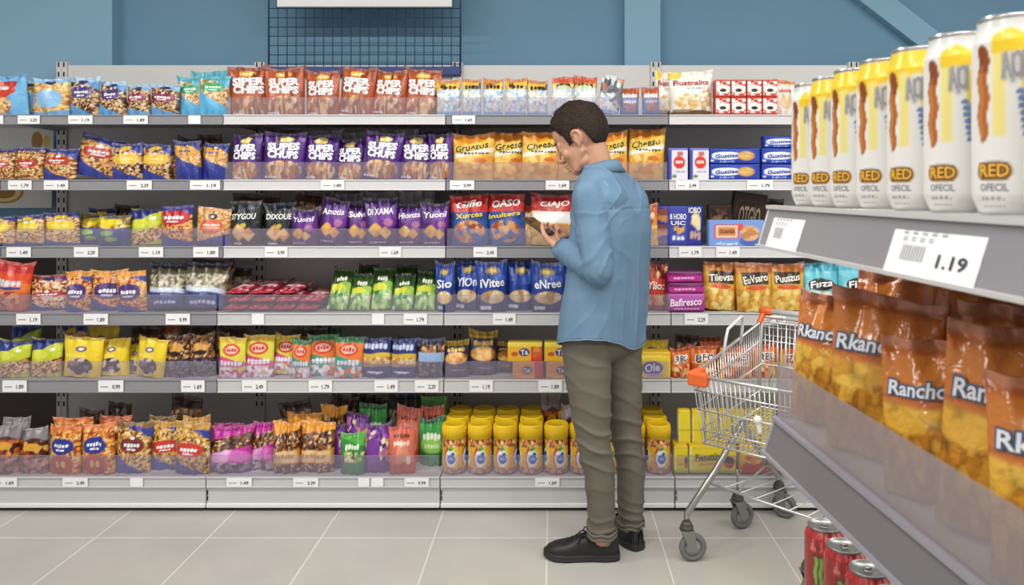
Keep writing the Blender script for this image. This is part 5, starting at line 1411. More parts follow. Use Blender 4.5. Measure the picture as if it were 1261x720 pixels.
for k in range(8):
    y = X0F * FPX / ((965, 985.5, 1011, 1041, 1077, 1120, 1176, 1250)[k] - 613) - .026
    rz = -math.radians(40) 
    can(y, .030, rz + (0, .05, -.04, .03, -.05, .02, 0, .04)[k], f'slim white and yellow drinks can in the front row, {ORD[k]} from the far shelf end', k in (0, 5, 6, 7))
for k in range(8):
    can(.93 - .064 * k, .092, -.4 + .1 * ((k * 5) % 4), f'slim white and yellow drinks can in the second row, {ORD[k]} from the far shelf end')

# orange crisps bags on the lower shelf
def orange_art(a):
    a.fill('#cf7630'); a.fill('#b86222', a.band(.9, 1.1)); a.fill('#d07c30', a.ell(.3, .8, .3, .1))
    m = a.band(-.1, .60, 0, .02, .8)
    a.bits(['#e8b03a', '#dea030', '#f0c048', '#d8982a', '#ecb640'], m, 7, 1.2, .47)
    lo = a.band(-.1, .44, 0, .03, 1.2)
    a.bits(['#dc9c30', '#cc8822', '#e8b03c', '#b87820'], lo, 15, .7, .42)
    a.fill('#8a3f14', a.band(.622, .629)); a.scribble(.3, .64, .5, .012, '#8a4a20', 9)
M_foil = print_mat('glossy_foil', 0.22, 0.35, coat=0.5)
FGB = []
for v, tx in enumerate(('Rkanco', 'Ranchou', 'Rkanco')):
    me, surf = bag_mesh('crisps_bag', .125, .175, .055, orange_art, 40 + v, 84, 100, 1.6, .6, M_foil)
    lt = lettering([(tx, .37, .70, .60, .092, '#e6e9ee', '#4d5a78', .1, .05)], surf, .125, .175)
    FGB.append((me, lt))
def obag(px, Y, inn, yaw, v, s, lab, roll=0, sz=1.0):
    me, lt = FGB[v]
    o = bpy.data.objects.new('crisps_bag', me); link(o)
    o.location = fr(Y, inn, DB + .0005 + .074 * abs(math.sin(math.radians(roll)))); o.scale = (s, s, s * sz)
    o.rotation_euler = (math.radians(-4), math.radians(roll), math.radians(yaw))
    x = bpy.data.objects.new('lettering', lt); link(x, o); x['label'] = 'white lettering with blue outline'
    tag(o, lab, 'bag', 'orange crisps bags on the display')
yw = -58
for k, (Y, inn, yaw, v, s, sz, roll) in enumerate(((0.977, 0.070, -50, 0, 1.0, .98, 2), (0.862, 0.074, -42, 2, 1.05, 1.0, 2), (0.737, 0.074, -40, 1, .95, .93, -2), (0.652, 0.080, -38, 1, .98, 1.06, 3), (0.557, 0.070, -40, 0, 1.0, .93, -2), (0.462, 0.069, -55, 2, 1.0, 1.0, 0))):
    obag(0, Y, inn, yaw, v, s, f'glossy orange crisps bag in the front row, {ORD[k]} from the far display end', roll, sz)
for k, (Y, inn, yaw, v, s, sz, roll) in enumerate(((.955, .158, -60, 1, 1.06, 1.06, -6), (.845, .172, -50, 0, 1.06, 1.07, 8), (.735, .172, -48, 2, 1.0, 1.05, -5), (.63, .178, -52, 0, 1.0, 1.1, 5), (.52, .172, -50, 1, 1.0, 1.08, 0))):
    obag(0, Y, inn, yaw, v, s, f'glossy orange crisps bag in the second row, {ORD[k]} from the far display end', roll, sz)
for k, (Y, inn, yaw, v, s, sz, roll) in enumerate(((.94, .262, -55, 2, 1.05, 1.12, 5), (.82, .278, -50, 1, 1.05, 1.15, -5), (.70, .278, -50, 0, 1.0, 1.15, 4), (.58, .284, -50, 2, 1.0, 1.15, -4))):
    obag(0, Y, inn, yaw, v, s, f'glossy orange crisps bag in the rear row, {ORD[k]} from the far display end', roll, sz)

# red drinks cans on the lowest shelf
def red_art(a):
    a.fill('#94201f'); a.bits(['#a82a28', '#d87a76', '#94201f', '#b03230'], a.band(.8, 1.0), 60, .2); a.fill('#701820', a.band(-.1, .06))
    for k, (x, lo) in enumerate(((.43, .3), (.475, .2), (.52, .34))):
        xx = x + .006 * np.sin(a.V * 30)
        m = a.soft(np.abs(a.U - xx) - .016 * np.clip((a.V - lo) * 4, 0, 1), .008) * a.soft(lo - a.V, .02) * a.soft(a.V - .74, .02)
        a.fill('#1c2416', np.clip(a.soft(np.abs(a.U - xx) - .024, .008) * a.soft(lo - a.V, .02) * a.soft(a.V - .755, .02), 0, 1)); a.fill('#8fae4a', m)
rprof = [(.024, 0), (.027, .004), (.0325, .014), (.033, .02), (.033, .150), (.0325, .154), (.0275, .164), (.027, .166)]
red_me = lathe_print('drinks_can', rprof, red_art, 5, 96, M_canp, 60)
rl = MB(); rl.lathe([(.0272, .165), (.0282, .167), (.0282, .169), (.0262, .1692), (.0256, .1664), (.001, .1664)], 48)
rl.tube([(.0, .008, .168), (.006, .0, .1684), (.004, -.012, .1684), (-.004, -.012, .1684), (-.006, 0, .1684)], .0013, 6, True); rl.tube([(0, .004, .166), (0, .004, .1688)], .004, 10)
rl_me = rl.mesh('lid', mat('dull_can_lid', '#8a8a86', .35, metal=.7))
for k, (px, Y) in enumerate(((1015, 1.30), (1040, 1.225), (1069, 1.15), (1100, 1.075))):
    X = (px - VPX) * Y / FPX
    o = bpy.data.objects.new('drinks_can', red_me); link(o); o.location = (X, Y, DL - .0005); o.rotation_euler = (0, 0, -.35 + .2 * (k % 2))
    l = bpy.data.objects.new('lid', rl_me); link(l, o); l['label'] = 'silver lid with ring pull'
    tag(o, f'red drinks can with green claw marks, {ORD[k]} from the trolley', 'can', 'red drinks cans below the display')

# ------------------------------------------------------------------ the shopper
def remeshed(mb, voxel, name, smooth=0, factor=.5):
    """melts overlapping shapes into one continuous surface"""
    me = mb.mesh(name, None, fix=True)
    o = bpy.data.objects.new(name, me); COL.objects.link(o)
    md = o.modifiers.new('r', 'REMESH'); md.mode = 'VOXEL'; md.voxel_size = voxel; md.use_smooth_shade = True
    if smooth:
        sm = o.modifiers.new('s', 'SMOOTH'); sm.iterations = smooth; sm.factor = factor
    dg = bpy.context.evaluated_depsgraph_get()
    out = bpy.data.meshes.new_from_object(o.evaluated_get(dg))
    out.name = name
    bpy.data.objects.remove(o); bpy.data.meshes.remove(me)
    out.polygons.foreach_set('use_smooth', [True] * len(out.polygons))
    return out

def coords(me):
    a = np.empty(len(me.vertices) * 3); me.vertices.foreach_get('co', a); return a.reshape(-1, 3)
def normals(me):
    a = np.empty(len(me.vertices) * 3); me.vertices.foreach_get('normal', a); return a.reshape(-1, 3)
def set_coords(me, c): me.vertices.foreach_set('co', c.ravel()); me.update()
def nz3(P, sc, seed=0.0, aniso=(1, 1, 1)):
    return np.array([mnoise.noise(Vector((p[0] * sc * aniso[0] + seed, p[1] * sc * aniso[1] + seed * 1.7, p[2] * sc * aniso[2] - seed))) for p in P])

def unit(v): v = Vector(v); return v.normalized()
AF = math.radians(140); F = Vector((math.cos(AF), math.sin(AF), 0)); Lf = Vector((-math.sin(AF), math.cos(AF), 0))    # facing, and the body's left
Pc = Vector((.243, 3.0, 0))                 # middle of the torso
person = empty('person', (.22, 2.97, 0))
tag(person, 'man in denim shirt and olive trousers looking down at a phone', 'person')
PO = Vector(person.location)
def W2P(mb): mb.v = [tuple(Vector(v) - PO) for v in mb.v]; return mb

SHL = PX(725, 243, 2.87); SHR = PX(777, 244, 3.13)
ELL = PX(737, 333, 2.80); WRL = PX(690, 305, 2.945)
ELR = Vector((.315, 3.22, 1.15)); WRR = PX(703, 291, 3.10)
HIPL, KNL, ANL = PX(721, 428, 2.94), PX(731, 545, 2.90), PX(741, 652, 2.915)
HIPR, KNR, ANR = PX(761, 430, 3.06), PX(772, 540, 3.05), PX(776, 640, 3.045)

# phone, and the frame of the hands
PHC = PX(662, 277.5, 3.045)
e1 = unit((-.60, .66, .40)); pn = Vector((.34, -.34, .87)); pn = unit(pn - e1 * pn.dot(e1)); e2 = pn.cross(e1)    # length, screen normal, width
if e2.y > 0: e2 = -e2                       # e2 points to the near side

skin = MB()
def hand(mb, wrist, f, n, t, curl, spread=.0, thumb_bend=.6, scale=1.0):
    """palm and five fingers: f along the hand, n out of the palm, t to the thumb side"""
    f, n, t = unit(f), unit(n), unit(t)
    s = scale
    palm0 = wrist + f * .015 * s
    offs = [.030, .010, -.010, -.029]; lens = [.070, .078, .073, .058]; kn = [.083, .088, .084, .074]
    for i in range(4):
        k = wrist + f * kn[i] * s + t * offs[i] * s
        mb.capsule(palm0 + t * offs[i] * .62 * s, k, .0135 * s, .0112 * s)
        p = k; d = unit(f + t * spread * (1.5 - i))
        for j, (q, r0, r1) in enumerate(((.45, .0095, .0086), (.31, .0086, .0078), (.24, .0078, .0066))):
            a = curl[i][j]
            ax = d.cross(n); 
            d = unit(Matrix.Rotation(a, 3, ax) @ d); nn = n
            nx_ = p + d * lens[i] * q * s
            mb.capsule(p, nx_, r0 * s, r1 * s, 10); p = nx_
    # heel of the hand and thumb
    mb.capsule(wrist + t * .012 * s, wrist + f * .04 * s + t * .024 * s + n * .008 * s, .017 * s, .0135 * s)
    return wrist + f * .035 * s + t * .030 * s + n * .006 * s
def thumb(mb, root, dirs, s=1.0):
    p = root
    for d, l, r0, r1 in zip(dirs, (.040, .032, .026), (.0130, .0105, .0095), (.0108, .0095, .0072)):
        q = p + unit(d) * l * s; mb.capsule(p, q, r0 * s, r1 * s, 10); p = q
# left hand carries the phone: palm under it, fingers round its far edge, thumb along the near edge
palm_mid = PHC - e1 * .035 - pn * .022 + e2 * .008
fl = unit((palm_mid - WRL)); fl = unit(fl * .8 + e1 * .5 - e2 * .35)
tl_ = unit(e2 - fl * e2.dot(fl)); nl = tl_.cross(fl); nl = nl if nl.dot(pn) > 0 else -nl
r_ = hand(skin, WRL, fl, nl, tl_, [(.35, .75, .8), (.35, .8, .8), (.4, .8, .8), (.45, .8, .7)], .05)
thumb(skin, r_, [tl_ * .6 + fl * .7 + nl * .5, fl * .8 + nl * .55 + tl_ * .05, fl * .9 + nl * .35 - tl_ * .35])
# right hand: index over the screen, the rest curled
fr_ = unit(PHC + pn * .03 - e2 * .03 - WRR)
nr = unit(-pn - fr_ * (-pn).dot(fr_)); tr_ = unit(e2 - fr_ * e2.dot(fr_) - nr * e2.dot(nr))
r_ = hand(skin, WRR, fr_, nr, tr_, [(.25, .5, .35), (.7, 1.0, .7), (.8, 1.1, .8), (.85, 1.1, .8)], .03, scale=.95)
thumb(skin, r_, [tr_ * .6 + fr_ * .6 + nr * .4, fr_ * .9 + nr * .3 + tr_ * .1, fr_ * .9 + nr * .4 - tr_ * .1], .95)
# arms, legs and trunk run on under the clothes
skin.capsule(WRL, WRL.lerp(ELL, .45), .0265, .037); skin.capsule(WRL.lerp(ELL, .45), ELL, .037, .040); skin.capsule(ELL, SHL, .041, .048)
skin.capsule(WRR, WRR.lerp(ELR, .45), .026, .036); skin.capsule(WRR.lerp(ELR, .45), ELR, .036, .040); skin.capsule(ELR, SHR, .041, .048)
NB = PX(740, 214, 3.03)                     # base of the neck
for A, B, ra, rb in ((SHL, SHR, .05, .05), (NB - Vector((0, 0, .1)), Vector((Pc.x, Pc.y, 1.05)), .10, .105), (Vector((Pc.x, Pc.y, 1.05)), Vector((Pc.x - .02, Pc.y, .9)), .105, .105)): skin.capsule(A, B, ra, rb)
for H, Kn, An in ((HIPL, KNL, ANL), (HIPR, KNR, ANR)):
    skin.capsule(H, Kn, .07, .046); skin.capsule(Kn, An, .046, .034); skin.capsule(An, An - Vector((0, 0, .03)), .034, .034)
skin.capsule(HIPL + Vector((0, 0, .06)), HIPR + Vector((0, 0, .06)), .085, .085)
# head: x forward, y left, z up in its own frame
AH = math.radians(160); PIT = math.radians(27)
Fh = Vector((math.cos(AH), math.sin(AH), 0)); Lh = Vector((-math.sin(AH), math.cos(AH), 0))
xf = Fh * math.cos(PIT) - Vector((0, 0, 1)) * math.sin(PIT); zf_ = Fh * math.sin(PIT) + Vector((0, 0, 1)) * math.cos(PIT)
HS = 1.08
HC = PX(716, 172, 3.03)
RH = Matrix((xf, Lh, zf_)).transposed()
def hp(x, y, z): return HC + RH @ (Vector((x, y, z)) * HS)
def hs(c, r): skin.sphere(hp(*c), tuple(k * HS for k in r), RH, 28, 18)
def hc(a, b, ra, rb=None, mb=None): (mb or skin).capsule(hp(*a), hp(*b), ra * HS, (ra if rb is None else rb) * HS, 12)
hs((-.012, 0, .030), (.098, .076, .090)); hs((.034, 0, -.022), (.060, .060, .085)); hs((.030, 0, -.074), (.054, .052, .038))
hs((.066, 0, -.098), (.022, .026, .018)); hs((.045, 0, .045), (.052, .058, .055))
for sy in (1, -1):
    hc((.004, sy * .050, -.045), (.056, sy * .028, -.094), .016, .016)          # jaw line
    hs((.060, sy * .036, -.030), (.026, .024, .024)); hc((.078, sy * .040, .014), (.092, sy * .010, .016), .010, .011)
    hc((.100, sy * .012, -.040), (.104, sy * .009, -.040), .0085)
    # ear: rim, lobe and bowl
    ear = [(.006, .075, .016), (-.004, .082, .027), (-.020, .085, .022), (-.026, .084, .004), (-.019, .080, -.016), (-.006, .074, -.026)]
    for p, q in zip(ear[:-1], ear[1:]): hc((p[0], sy * p[1], p[2]), (q[0], sy * q[1], q[2]), .0058, .0058)
    hs((-.004, sy * .073, -.026), (.008, .006, .010)); hs((-.009, sy * .073, .002), (.014, .008, .022)); hc((.004, sy * .073, -.004), (.001, sy * .074, -.016), .006, .005)
hc((.096, 0, .008), (.117, 0, -.030), .0085, .0105); hc((.117, 0, -.030), (.106, 0, -.042), .0105, .009)
hs((.091, 0, -.062), (.014, .026, .0075)); hs((.089, 0, -.074), (.014, .022, .0085)); hs((.083, 0, -.085), (.014, .02, .01))
skin.capsule(hp(-.034, 0, -.01), NB, .056, .060); skin.capsule(hp(-.018, 0, -.02), NB + F * .01, .052, .057); skin.capsule(NB, NB - Vector((0, 0, .09)), .062, .085)
W2P(skin)
body_me = remeshed(skin, .0036, 'body', 5, .5)
M_skin = mat('skin', '#c9977c', 0.5, bump=.05, bscale=300, var=.05, vscale=30)
M_skin.node_tree.nodes['Principled BSDF'].inputs['Subsurface Weight'].default_value = .12
M_skin.node_tree.nodes['Principled BSDF'].inputs['Subsurface Radius'].default_value = (.01, .004, .002)
body_me.materials.append(M_skin)
body = mesh_obj('body', body_me, person)
# eyes and brows
for sy in (1, -1):
    e = MB(); e.sphere(hp(.0765, sy * .031, -.002), .0125 * HS, None, 16, 10); W2P(e).build('eye', mat('eye_white', '#dcd6d0', .2), person)
    lid = MB(); lid.capsule(hp(.084, sy * .020, .003), hp(.080, sy * .043, .002), .0075, .0065); W2P(lid).build('eyelid', M_skin, person)
    b = MB(); b.tube([hp(.094, sy * .014, .020), hp(.094, sy * .028, .026), hp(.083, sy * .046, .023)], [.003, .0042, .002], 8); W2P(b).build('eyebrow', mat('hair', '#2a1c13', .5, bump=.9, bscale=160, spec=.3, var=.35, vscale=90), person)

# hair: a short cap with swept strands, cut round the ears and down to the nape
def hairmesh():
    nu, nv = 150, 90
    vs = []; keep = np.zeros((nv + 1, nu), bool); pos = np.zeros((nv + 1, nu, 3))
    for j in range(nv + 1):
        th = PI * .86 * j / nv
        for k in range(nu):
            a = 2 * PI * k / nu
            d = np.array([math.sin(th) * math.cos(a), math.sin(th) * math.sin(a), math.cos(th)])
            rx, ry, rz = .1045, .0815, .0985
            p = np.array([-.013, 0, .031]) + d * [rx, ry, rz]
            x, z = p[0], p[2]
            if x > .062: zm = .066 + (x - .062) * .2
            elif x > .036: zm = .012 + (x - .036) / .026 * .054
            elif x > .014: zm = -.012
            elif x > -.034: zm = .034 - .010 * abs(x + .01) / .02
            elif x > -.05: zm = .03 - (-.034 - x) / .016 * .075
            else: zm = -.045 - (-.05 - x) / .06 * .05
            zm += .004 * math.sin(k * 1.9) + .003 * math.sin(k * 3.7)
            keep[j, k] = z > zm
            up = max(0, d[2])
            vol = .004 + .016 * up ** 1.4 + .012 * max(0, d[0]) * up            # longer on top and at the front
            fade = min(1, max(0, (z - zm) / .025))
            n1 = mnoise.noise(Vector((p[0] * 30 + 5, p[1] * 110, p[2] * 30))) + .6 * mnoise.noise(Vector((p[0] * 60, p[1] * 230, p[2] * 60 + 9)))
            h = (vol + .0055 * n1 * (.3 + up)) * (.25 + .75 * fade)
            pos[j, k] = p + d * h
    mb = MB(); idx = {}
    def vi(j, k):
        k %= nu
        if (j, k) not in idx: idx[(j, k)] = len(mb.v); mb.v.append(tuple(hp(*pos[j, k]) - PO))
        return idx[(j, k)]
    for j in range(nv):
        for k in range(nu):
            if keep[j, k] and keep[j, (k + 1) % nu] and keep[j + 1, k] and keep[j + 1, (k + 1) % nu]:
                mb.f.append([vi(j, k), vi(j + 1, k), vi(j + 1, k + 1), vi(j, k + 1)]); mb.smooth.append(True)
    me = mb.mesh('hair', MATS['hair'])
    o = bpy.data.objects.new('hair', me); link(o, person)
    s = o.modifiers.new('thick', 'SOLIDIFY'); s.thickness = .012; s.offset = -1
hairmesh()

# trousers
tr = MB()
def leg(H, Kn, An, rs, bend):
    pts = [H + Vector((0, 0, .05)), H.lerp(Kn, .3), H.lerp(Kn, .65), Kn, Kn.lerp(An, .3) + bend, Kn.lerp(An, .65) + bend * .6, An - Vector((0, 0, .012))]
    fine, rf = [], []
    for i in range(len(pts) - 1):
        for q in range(6):
            f_ = q / 6; fine.append(pts[i].lerp(pts[i + 1], f_)); rf.append(rs[i] + (rs[i + 1] - rs[i]) * f_)
    fine.append(pts[-1]); rf.append(rs[-1])
    tr.tube(fine, rf, 26)
leg(HIPL, KNL, ANL, [.098, .094, .080, .068, .062, .057, .054], Vector((.012, -.004, 0)))
leg(HIPR, KNR, ANR, [.096, .090, .075, .064, .060, .055, .052], Vector((.012, 0, 0)))
hipc = (HIPL + HIPR) / 2
tr.sphere(hipc + Vector((0, 0, .06)) - F * .012, (.118, .142, .12), Matrix((F, Lf, Vector((0, 0, 1)))).transposed(), 30, 20)
tr.sphere(HIPL - F * .035 + Vector((0, 0, .02)), (.082, .08, .11)); tr.sphere(HIPR - F * .030 + Vector((0, 0, .02)), (.078, .075, .11))
W2P(tr)
me = remeshed(tr, .0052, 'trousers', 8, .5)
C = coords(me); N = normals(me); Pw = C + np.array(PO)
z = Pw[:, 2]
side = np.where(Pw[:, 1] < 2.985, 0.0, 5.0)
kz = np.where(side == 0, KNL.z, KNR.z)
f1 = nz3(np.stack([Pw[:, 0], Pw[:, 1], z], 1), 9, 3.1, (1, 1, 2.0))
def crease(x, k=2.2): return (1 - np.abs(np.sin(x))) ** k * 2 - .55
bands = crease((z - kz) * 42 + 3.2 * nz3(Pw, 5, 1.3) + Pw[:, 0] * 9 + side) * np.exp(-((z - kz - .01) / .14) ** 2)
hem = crease((z - .1) * 60 + 4 * nz3(Pw, 6, 7.7) + Pw[:, 0] * 16) * np.exp(-((z - .13) / .07) ** 2)
crot = crease((z + Pw[:, 0] * .45) * 30 + 3 * nz3(Pw, 5, 2.2)) * np.exp(-((z - .74) / .12) ** 2)
d = .003 * f1 + .0052 * bands + .0042 * hem + .0022 * crot
C = C + N * d[:, None]
set_coords(me, C)
M_tr = mat('olive_cotton', '#6a665b', 0.85, bump=.12, bscale=500, var=.05, vscale=25, spec=.2)
me.materials.append(M_tr)
trs = mesh_obj('trousers', me, person)
# back pocket seams and turned hem
for (px, pz, ang_) in ((.0, 0, 0),):
    pass
for An, r in ((ANL, .0545), (ANR, .0525)):
    o = MB(); c = An - Vector((0, 0, .012)) - PO
    for zz in (-.006, .010): o.tube([c + Vector((r * 1.06 * math.cos(q * PI / 14), r * 1.06 * math.sin(q * PI / 14), zz + .004 * math.sin(q * 1.3))) for q in range(28)], .0055, 8, True)
    o.lathe([(r * 1.04, -.008), (r * 1.1, 0.002), (r * 1.04, .014)], 28, loc=c, caps=False)
    o.build('trouser_hem', M_tr, trs)

# shirt
sh = MB()
def ring_stack(mb, secs, n=48):
    vs = []; fs = []
    for (c, a, b, z_, pw) in secs:
        for k in range(n):
            q = 2 * PI * k / n; cs, sn = math.cos(q), math.sin(q)
            x_ = math.copysign(abs(cs) ** pw, cs); y_ = math.copysign(abs(sn) ** pw, sn)
            v = c + F * (b * x_) + Lf * (a * y_); vs.append((v.x, v.y, z_))
    m_ = len(secs)
    for i in range(m_ - 1):
        for k in range(n):
            k2 = (k + 1) % n; fs.append((i * n + k, i * n + k2, (i + 1) * n + k2, (i + 1) * n + k))
    fs.append(tuple(range(n - 1, -1, -1))); fs.append(tuple((m_ - 1) * n + k for k in range(n)))
    mb.add(vs, fs, True)
def pxz(py, Y=3.0): return CAMZ - (py - VPY) * Y / FPX
def secc(px, py, Y=3.0): return Vector(((px - VPX) * Y / FPX, Y, 0))
secs = []
for (px, py, a, b) in ((741, 436, .218, .140), (742, 410, .215, .138), (744, 385, .212, .135), (748, 350, .206, .128), (751, 315, .204, .125), (753, 285, .206, .125), (753, 258, .204, .118), (752, 242, .198, .108), (750, 231, .178, .094), (747, 220, .142, .083), (744, 210, .092, .075), (742, 203, .072, .072)):
    secs.append((secc(px, py), a, b, pxz(py), .86))
ring_stack(sh, secs)
sh.sphere(Vector(((SHL.x + Pc.x) / 2, (SHL.y + Pc.y) / 2, SHL.z - .01)), (.11, .11, .08)); sh.sphere(Vector(((SHR.x + Pc.x) / 2, (SHR.y + Pc.y) / 2, SHR.z - .01)), (.11, .11, .08))
def sleeve(S, E, Wt, rs):
    pts = [S, S.lerp(E, .35), S.lerp(E, .7), E.lerp(S, .08), E, E.lerp(Wt, .12), E.lerp(Wt, .45), E.lerp(Wt, .75), E.lerp(Wt, .93)]
    pts[4] = E + (E - (S + Wt) / 2).normalized() * .006
    fine, rf = [], []
    for i in range(len(pts) - 1):
        for q in range(5): fine.append(pts[i].lerp(pts[i + 1], q / 5)); rf.append(rs[i] + (rs[i + 1] - rs[i]) * q / 5)
    fine.append(pts[-1]); rf.append(rs[-1])
    sh.tube(fine, rf, 26); sh.sphere(S, rs[0] * 1.0); sh.sphere(E, rs[4] * .99)
sleeve(SHL, ELL, WRL, [.066, .064, .062, .061, .060, .058, .054, .048, .043])
sleeve(SHR, ELR, WRR, [.066, .066, .064, .064, .062, .060, .055, .048, .042])
W2P(sh)
me = remeshed(sh, .0052, 'shirt', 9, .5)
C = coords(me); N = normals(me); Pw = C + np.array(PO)
z = Pw[:, 2]
def arm_par(S, E):
    S, E = np.array(S), np.array(E); ax = E - S; t = ((Pw - S) @ ax) / (ax @ ax); dist = np.linalg.norm(Pw - (S + np.clip(t, 0, 1)[:, None] * ax), axis=1); return t, dist
def crease(x, k=2.2): return (1 - np.abs(np.sin(x))) ** k * 2 - .55
d = .0022 * nz3(Pw, 7, 4.4, (1, 1, .6)) + .0026 * crease(6 * nz3(Pw, 6, 9.1, (1, 1, .5))) * .6
for S, E, Wt in ((SHL, ELL, WRL), (SHR, ELR, WRR)):
    t2, d2 = arm_par(E, Wt); t1, d1 = arm_par(S, E)
    m2 = np.exp(-np.clip(d2 - .058, 0, 1) / .01) * (t2 > -.1)
    fold = np.sin(t2 * 26 + 5 * nz3(Pw, 9, 2.5)) 
    d += .0048 * crease(t2 * 13 + 3 * nz3(Pw, 8, 2.5) + Pw[:, 1] * 14) * m2 * np.exp(-((t2 - .36) / .36) ** 2)
    m1 = np.exp(-np.clip(d1 - .066, 0, 1) / .01) * (t1 < 1.1)
    fold = np.sin(t1 * 20 + Pw[:, 0] * 30 + 4 * nz3(Pw, 8, 6.5)); d += .0030 * crease(t1 * 11 + Pw[:, 0] * 26 + 2.5 * nz3(Pw, 7, 6.5)) * m1 * np.exp(-((t1 - .88) / .24) ** 2)
    nrm = np.linalg.norm(Pw - np.array(S), axis=1); d += .0026 * crease(nrm * 60 + 5 * nz3(Pw, 6, .5)) * np.exp(-((nrm - .125) / .04) ** 2)
rel = Pw - np.array(Pc); yb_ = rel @ np.array(-F); xl = rel @ np.array(Lf)
long = crease(xl * 21 + 2.2 * nz3(Pw, 4, 8.8, (1, 1, .5)) + 3.5 * (z - 1)) * np.exp(-((z - 1.0) / .24) ** 2) * (yb_ > -.05)
d += .0042 * long
yoke = np.exp(-((z - (1.385 - .10 * xl * xl)) / .004) ** 2) * (yb_ > .02) * (np.abs(xl) < .19)
d -= .0025 * yoke
C = C + N * d[:, None]
# the hem: cut to shirt tails, high at the sides
cx_, cy_ = secc(742, 420).x, 3.0
th = np.arctan2((C[:, 1] + PO.y - cy_) * Lf.y + (C[:, 0] + PO.x - cx_) * Lf.x, (C[:, 1] + PO.y - cy_) * F.y + (C[:, 0] + PO.x - cx_) * F.x)
hz = pxz(416) - .032 * np.cos(2 * th - .76)
set_coords(me, C)
bm = bmesh.new(); bm.from_mesh(me); bm.verts.ensure_lookup_table()
dead = [v for v in bm.verts if v.co.z < hz[v.index] and v.co.z < 1.0]
hzv = {v: hz[v.index] for v in bm.verts}
bmesh.ops.delete(bm, geom=dead, context='VERTS')
for v in bm.verts:
    if v.is_boundary: v.co.z = hzv[v] - .001 * math.sin(v.co.x * 90)
bm.to_mesh(me); bm.free()
def denim():
    m = mat('denim', '#6a87a0', 0.85, bump=.2, bscale=380, var=.17, vscale=9, spec=.15)
    return m
M_den = denim(); me.materials.append(M_den)
shirt = mesh_obj('shirt', me, person)
s = shirt.modifiers.new('thick', 'SOLIDIFY'); s.thickness = .004; s.offset = 0
# collar: folded band round the neck
cb = MB(); n = 40
cN = secc(742, 203); cz = pxz(203)
rows_ = []
for (ra, rb, dz) in ((.064, .064, .012), (.067, .067, .022), (.080, .078, .004), (.098, .093, -.026), (.094, .089, -.027), (.074, .073, -.004)):
    rows_.append([(ra, rb, dz)])
vs = []; fs = []
for i, ((ra, rb, dz),) in enumerate(rows_):
    for k in range(n + 1):
        q = PI * .10 + (2 * PI - PI * .20) * k / n
        fr0 = math.cos(q)
        drop = -.036 * (fr0 + 1) / 2 - (.016 if i in (3, 4) and fr0 > .5 else 0)
        v = cN + F * (rb * math.cos(q)) + Lf * (ra * math.sin(q)); vs.append((v.x, v.y, cz + dz + drop))
for i in range(len(rows_)):
    i2 = (i + 1) % len(rows_)
    for k in range(n): fs.append((i * (n + 1) + k, i * (n + 1) + k + 1, i2 * (n + 1) + k + 1, i2 * (n + 1) + k))
cb.add(vs, fs, True); W2P(cb)
co = cb.build('collar', M_den, shirt)
# cuffs
for E, Wt, r in ((ELL, WRL, .0445), (ELR, WRR, .0435)):
    ax = (Wt - E).normalized(); o = MB(); c = E.lerp(Wt, .93)
    o.tube([c - ax * .035, c - ax * .033, c + ax * .012, c + ax * .015, c + ax * .012], [r * .98, r + .004, r, r - .003, r - .007], 26); W2P(o).build('cuff', M_den, shirt)
# raised seams: yoke, armhole of the near sleeve, hem edge
M_seam = mat('denim_seam', '#86a3bc', .8, var=.05)
bm = bmesh.new(); bm.from_mesh(shirt.data)
hemloop = [e for e in bm.edges if e.is_boundary]
sm = MB()
for e in hemloop:
    a_, b_ = e.verts[0].co, e.verts[1].co
    if a_.z < 1.0: sm.tube([a_, b_], .0032, 5, caps=False)
bm.free()
sm.build('hem_seam', M_seam, shirt)
SV = coords(shirt.data) + np.array(PO); relS = SV - np.array(Pc); sb = relS @ np.array(-F); sl_ = relS @ np.array(Lf)
pts = []
for q in np.linspace(-.17, .15, 34):
    tz = 1.372 - 1.2 * max(0, abs(q) - .12) ** 1.5 * .3
    dd = (sl_ - q) ** 2 + (SV[:, 2] - tz) ** 2 + np.where(sb < .02, 1, 0); pts.append(Vector(SV[np.argmin(dd)]) - PO)
def relax(pts, n=2):
    for _ in range(n): pts = [pts[0]] + [(pts[i - 1] + pts[i] * 2 + pts[i + 1]) / 4 for i in range(1, len(pts) - 1)] + [pts[-1]]
    return pts
ys_ = MB(); ys_.tube(relax(pts), .0022, 6)
ref = np.array(SHL); ms = np.abs((SV - ref) @ np.array(Lf) + .038) < .004
ring = SV[ms & (np.linalg.norm(SV - ref, axis=1) < .16) & (sb > -.06) & (SV[:, 2] > 1.33)]
ring = ring[np.argsort(-ring[:, 2] - 0 * ring[:, 0])]
an_ = np.arctan2((ring - ref) @ np.array(-F), ring[:, 2] - ref[2] + .05); ring = ring[np.argsort(an_)][::3]
if len(ring) > 4: ys_.tube(relax([Vector(v) - PO for v in ring], 6), .0022, 6)
ys_.build('back_seam', M_seam, shirt)

